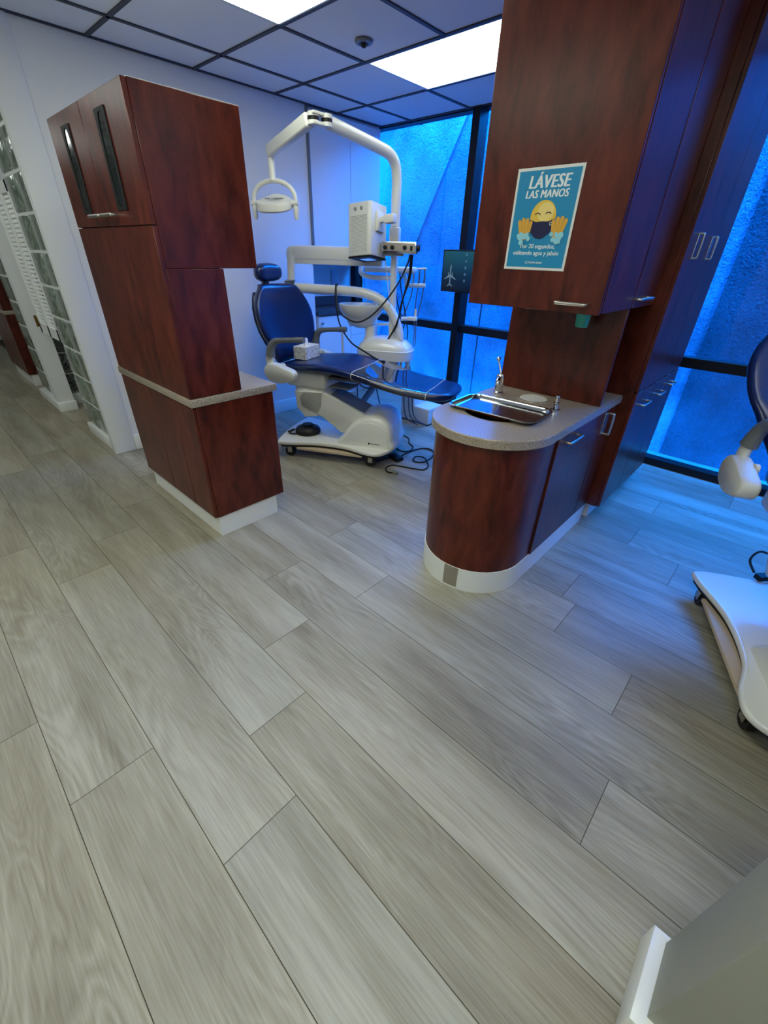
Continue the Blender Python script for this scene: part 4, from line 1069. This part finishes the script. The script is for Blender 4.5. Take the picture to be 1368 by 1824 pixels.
# ---- monitor on the mullion
mo = thing('monitor', 'black monitor with an airplane on its screen, half hidden by the dark cabinet', 'monitor', (3.62, 2.40, 1.30))
MB().rbox((-.018, -.255, -.165), (.018, .255, .165), .004, 2).build('bezel', 'screen_frame', mo)
def screen_mat():
    m = mat('screen image', (0, 0, 0), .25)
    tc = new(m, 'ShaderNodeTexCoord'); sx = new(m, 'ShaderNodeSeparateXYZ'); LK(m, tc.outputs['UV'], sx.inputs[0])
    r = ramp(m, [(0, lin((4, 14, 34))), (.35, lin((12, 44, 70))), (1, lin((30, 100, 115)))])
    LK(m, sx.outputs[1], r.inputs[0]); LK(m, r.outputs[0], BS(m).inputs['Emission Color']); BS(m).inputs['Emission Strength'].default_value = .55
    return m
M['screen'] = screen_mat(); M['plane_glow'] = mat('screen airplane', (90, 110, 120), .4, emit=lin((120, 150, 160)), emit_s=.35); M['icon'] = mat('screen icon', (90, 110, 120), .4, emit=lin((90, 130, 150)), emit_s=.15)
sc = MB().add([(-.0185, .243, -.150), (-.0185, -.243, -.150), (-.0185, -.243, .153), (-.0185, .243, .153)], [(0, 1, 2, 3)], uvs=[[(0, 0), (1, 0), (1, 1), (0, 1)]]).build('screen', 'screen', mo, smooth=False)
FP = Matrix(((0, 0, -1, -.0187), (-1, 0, 0, 0), (0, 1, 0, 0), (0, 0, 0, 1)))
pc = -.158
pl = MB()
pl.prism([(pc - .006, -.10), (pc - .006, .03), (pc - .003, .048), (pc, .052), (pc + .003, .048), (pc + .006, .03), (pc + .006, -.10), (pc, -.115)], 0, .0003, FP)
for sg in (-1, 1):
    pl.prism([(pc, -.02), (pc + sg * .062, -.062), (pc + sg * .064, -.068), (pc, -.045)][::sg], .0001, .0003, FP)
    pl.prism([(pc, -.095), (pc + sg * .030, -.116), (pc + sg * .031, -.122), (pc, -.110)][::sg], .0001, .0003, FP)
    pl.prism([(pc + sg * .022 - .004, -.012), (pc + sg * .022 + .004, -.012), (pc + sg * .022 + .004, -.034), (pc + sg * .022 - .004, -.034)], .0001, .0003, FP)
pl.build('airplane_picture', 'plane_glow', sc, smooth=False)
ic = MB()
for k in range(5): ic.prism([(-.012, .12 - k * .05), (.004, .12 - k * .05), (.004, .140 - k * .05), (-.012, .140 - k * .05)], 0, .0002, FP)
ic.build('screen_icons', 'icon', sc, smooth=False)
MB().rbox((.018, -.05, -.05), (.05, .05, .05), .004, 2).tube([(.05, 0, 0), (.10, .08, -.03), (.15, .17, -.03)], .018, 10, 4).build('mount', 'dark_plastic', mo)

# ================================================================== BACK WALL CABINETS
uc = thing('wall_cabinet', 'flush white wall cabinet with two tall doors reaching the ceiling', 'cabinet', (3.36, YB, 1.312))
T4 = Matrix.Translation((-3.36, -YB, -1.312))
MB().box((2.925, YB + .012, 1.312), (3.79, 4.09, CEIL - .005), T4).build('body', 'cabinet_white', uc)
for a, b in ((2.928, 3.392), (3.396, 3.788)):
    MB().rbox((a, YB - .006, 1.318), (b, YB + .0115, CEIL - .02), .002, 1, T4).build('door', 'cabinet_white', uc)
ch = MB().rbox((2.898, YB - .018, 1.31), (2.922, YB + .02, CEIL - .01), .003, 1).build('trim_3', 'grey_plastic'); ch['kind'] = 'structure'; ch['label'] = 'grey vertical edge trim left of the white wall cabinet'
lo = thing('low_cabinet', 'white base cabinet with round knobs in the blue lit niche', 'cabinet', (3.36, YB, 0))
T5 = Matrix.Translation((-3.36, -YB, 0))
MB().box((2.925, YB + .012, .10), (3.79, 4.09, .864), T5).box((2.93, YB + .06, 0), (3.79, 4.08, .10), T5).build('body', 'cabinet_white', lo)
dA = MB().rbox((2.93, YB - .006, .105), (3.370, YB + .0115, .858), .002, 1, T5).build('door', 'cabinet_white', lo)
dB = MB().rbox((3.374, YB - .006, .652), (3.788, YB + .0115, .858), .002, 1, T5).build('drawer', 'cabinet_white', lo)
dC = MB().rbox((3.374, YB - .006, .105), (3.788, YB + .0115, .648), .002, 1, T5).build('door', 'cabinet_white', lo)
for dd, x, z in ((dA, 2.965, .797), (dB, 3.58, .76)):
    MB().lathe([(.006, 0), (.006, .012), (.014, .018), (.014, .026), (.001, .029)], n=16, mtx=Matrix.Translation((x - 3.36, -.006, z)) @ Matrix.Rotation(PI / 2, 4, 'X')).build('knob', 'nickel', dd)
ct = MB().rbox((2.925, YB - .02, .865), (3.795, 4.098, .905), .004, 2).build('countertop', 'counter_dark'); tag(ct, 'dark countertop on the white base cabinet in the niche', 'worktop')
MB().rbox((3.0, 4.078, .906), (3.79, 4.098, 1.0), .003, 1).build('splashback', 'counter_dark', ct)
ou = MB().rbox((3.50, 4.088, 1.10), (3.585, 4.0995, 1.25), .004, 2).build('wall_outlet', 'outlet'); tag(ou, 'flat outlet plate on the niche wall below the white wall cabinet', 'outlet')
struct('wall_niche_side', MB().box((2.86, YB + .11, 0), (2.922, 4.1, CEIL)), 'wall', 'side wall of the cabinet niche')
struct('trim_4', MB().box((3.80, YB - .02, 0), (XW, YB + .05, CEIL)) if False else MB().box((3.80, 4.02, .9), (XW, 4.1, CEIL)), 'frame', 'dark window frame at the niche corner')

# ================================================================== FLOOR THINGS
fb = thing('utility_box', 'white stepped floor box standing behind the chair foot', 'utility box', (3.19, 2.50, 0), math.radians(2))
MB().rbox((-.035, -.155, .012), (.20, .19, .165), .012, 3).rbox((-.035, .03, .15), (.20, .19, .27), .012, 3).build('cover', 'white_plastic', fb)
MB().box((-.028, -.148, 0), (.193, .183, .014)).build('shade_block', 'dark_plastic', fb)  # dark block stands in for the shaded gap under the cover
cord = thing('extension_cord', 'dark power cord snaking on the floor beside the chair base', 'cord', (2.45, 2.0, 0))
C0 = Vector((2.45, 2.0, 0))
pth = [(2.44, 2.05), (2.52, 2.06), (2.64, 2.05), (2.716, 2.004), (2.70, 1.92), (2.60, 1.86), (2.475, 1.852), (2.434, 1.915), (2.50, 1.95), (2.53, 1.88), (2.45, 1.78), (2.37, 1.76), (2.33, 1.82), (2.289, 1.918), (2.25, 1.985), (2.178, 1.982), (2.140, 1.93), (2.155, 1.89)]
MB().tube([Vector((x, y, .0065 + (.008 if i in (8, 9) else 0))) - C0 for i, (x, y) in enumerate(pth)], .0055, 8, 7).build('cable', 'dark_plastic', cord)
MB().rbox((-.012, -.025, 0), (.012, .02, .022), .004, 2, Matrix.Translation(Vector((2.165, 1.875, .001)) - C0)).build('plug', 'plug', cord)
MB().tube([Vector((x, y, .006)) - C0 for x, y in ((2.589, 2.259), (2.52, 2.16), (2.53, 2.09), (2.59, 2.075), (2.66, 2.11), (2.70, 2.19), (2.77, 2.25), (2.80, 2.33), (2.75, 2.36))], .005, 8, 6).build('cable', 'dark_plastic', cord)
ads = thing('power_brick', 'black power brick lying on the floor by the chair caster', 'power brick', (2.365, 2.045, 0), R1 + .9)
MB().rbox((-.035, -.055, .0), (.035, .055, .032), .005, 2).build('case', 'dark_plastic', ads)
MB().tube([(-.03, .02, .015), (-.07, .05, .007), (-.12, .04, .007), (-.17, .07, .007)], .005, 8, 5).build('cable', 'dark_plastic', ads)

bpy.context.view_layer.update()
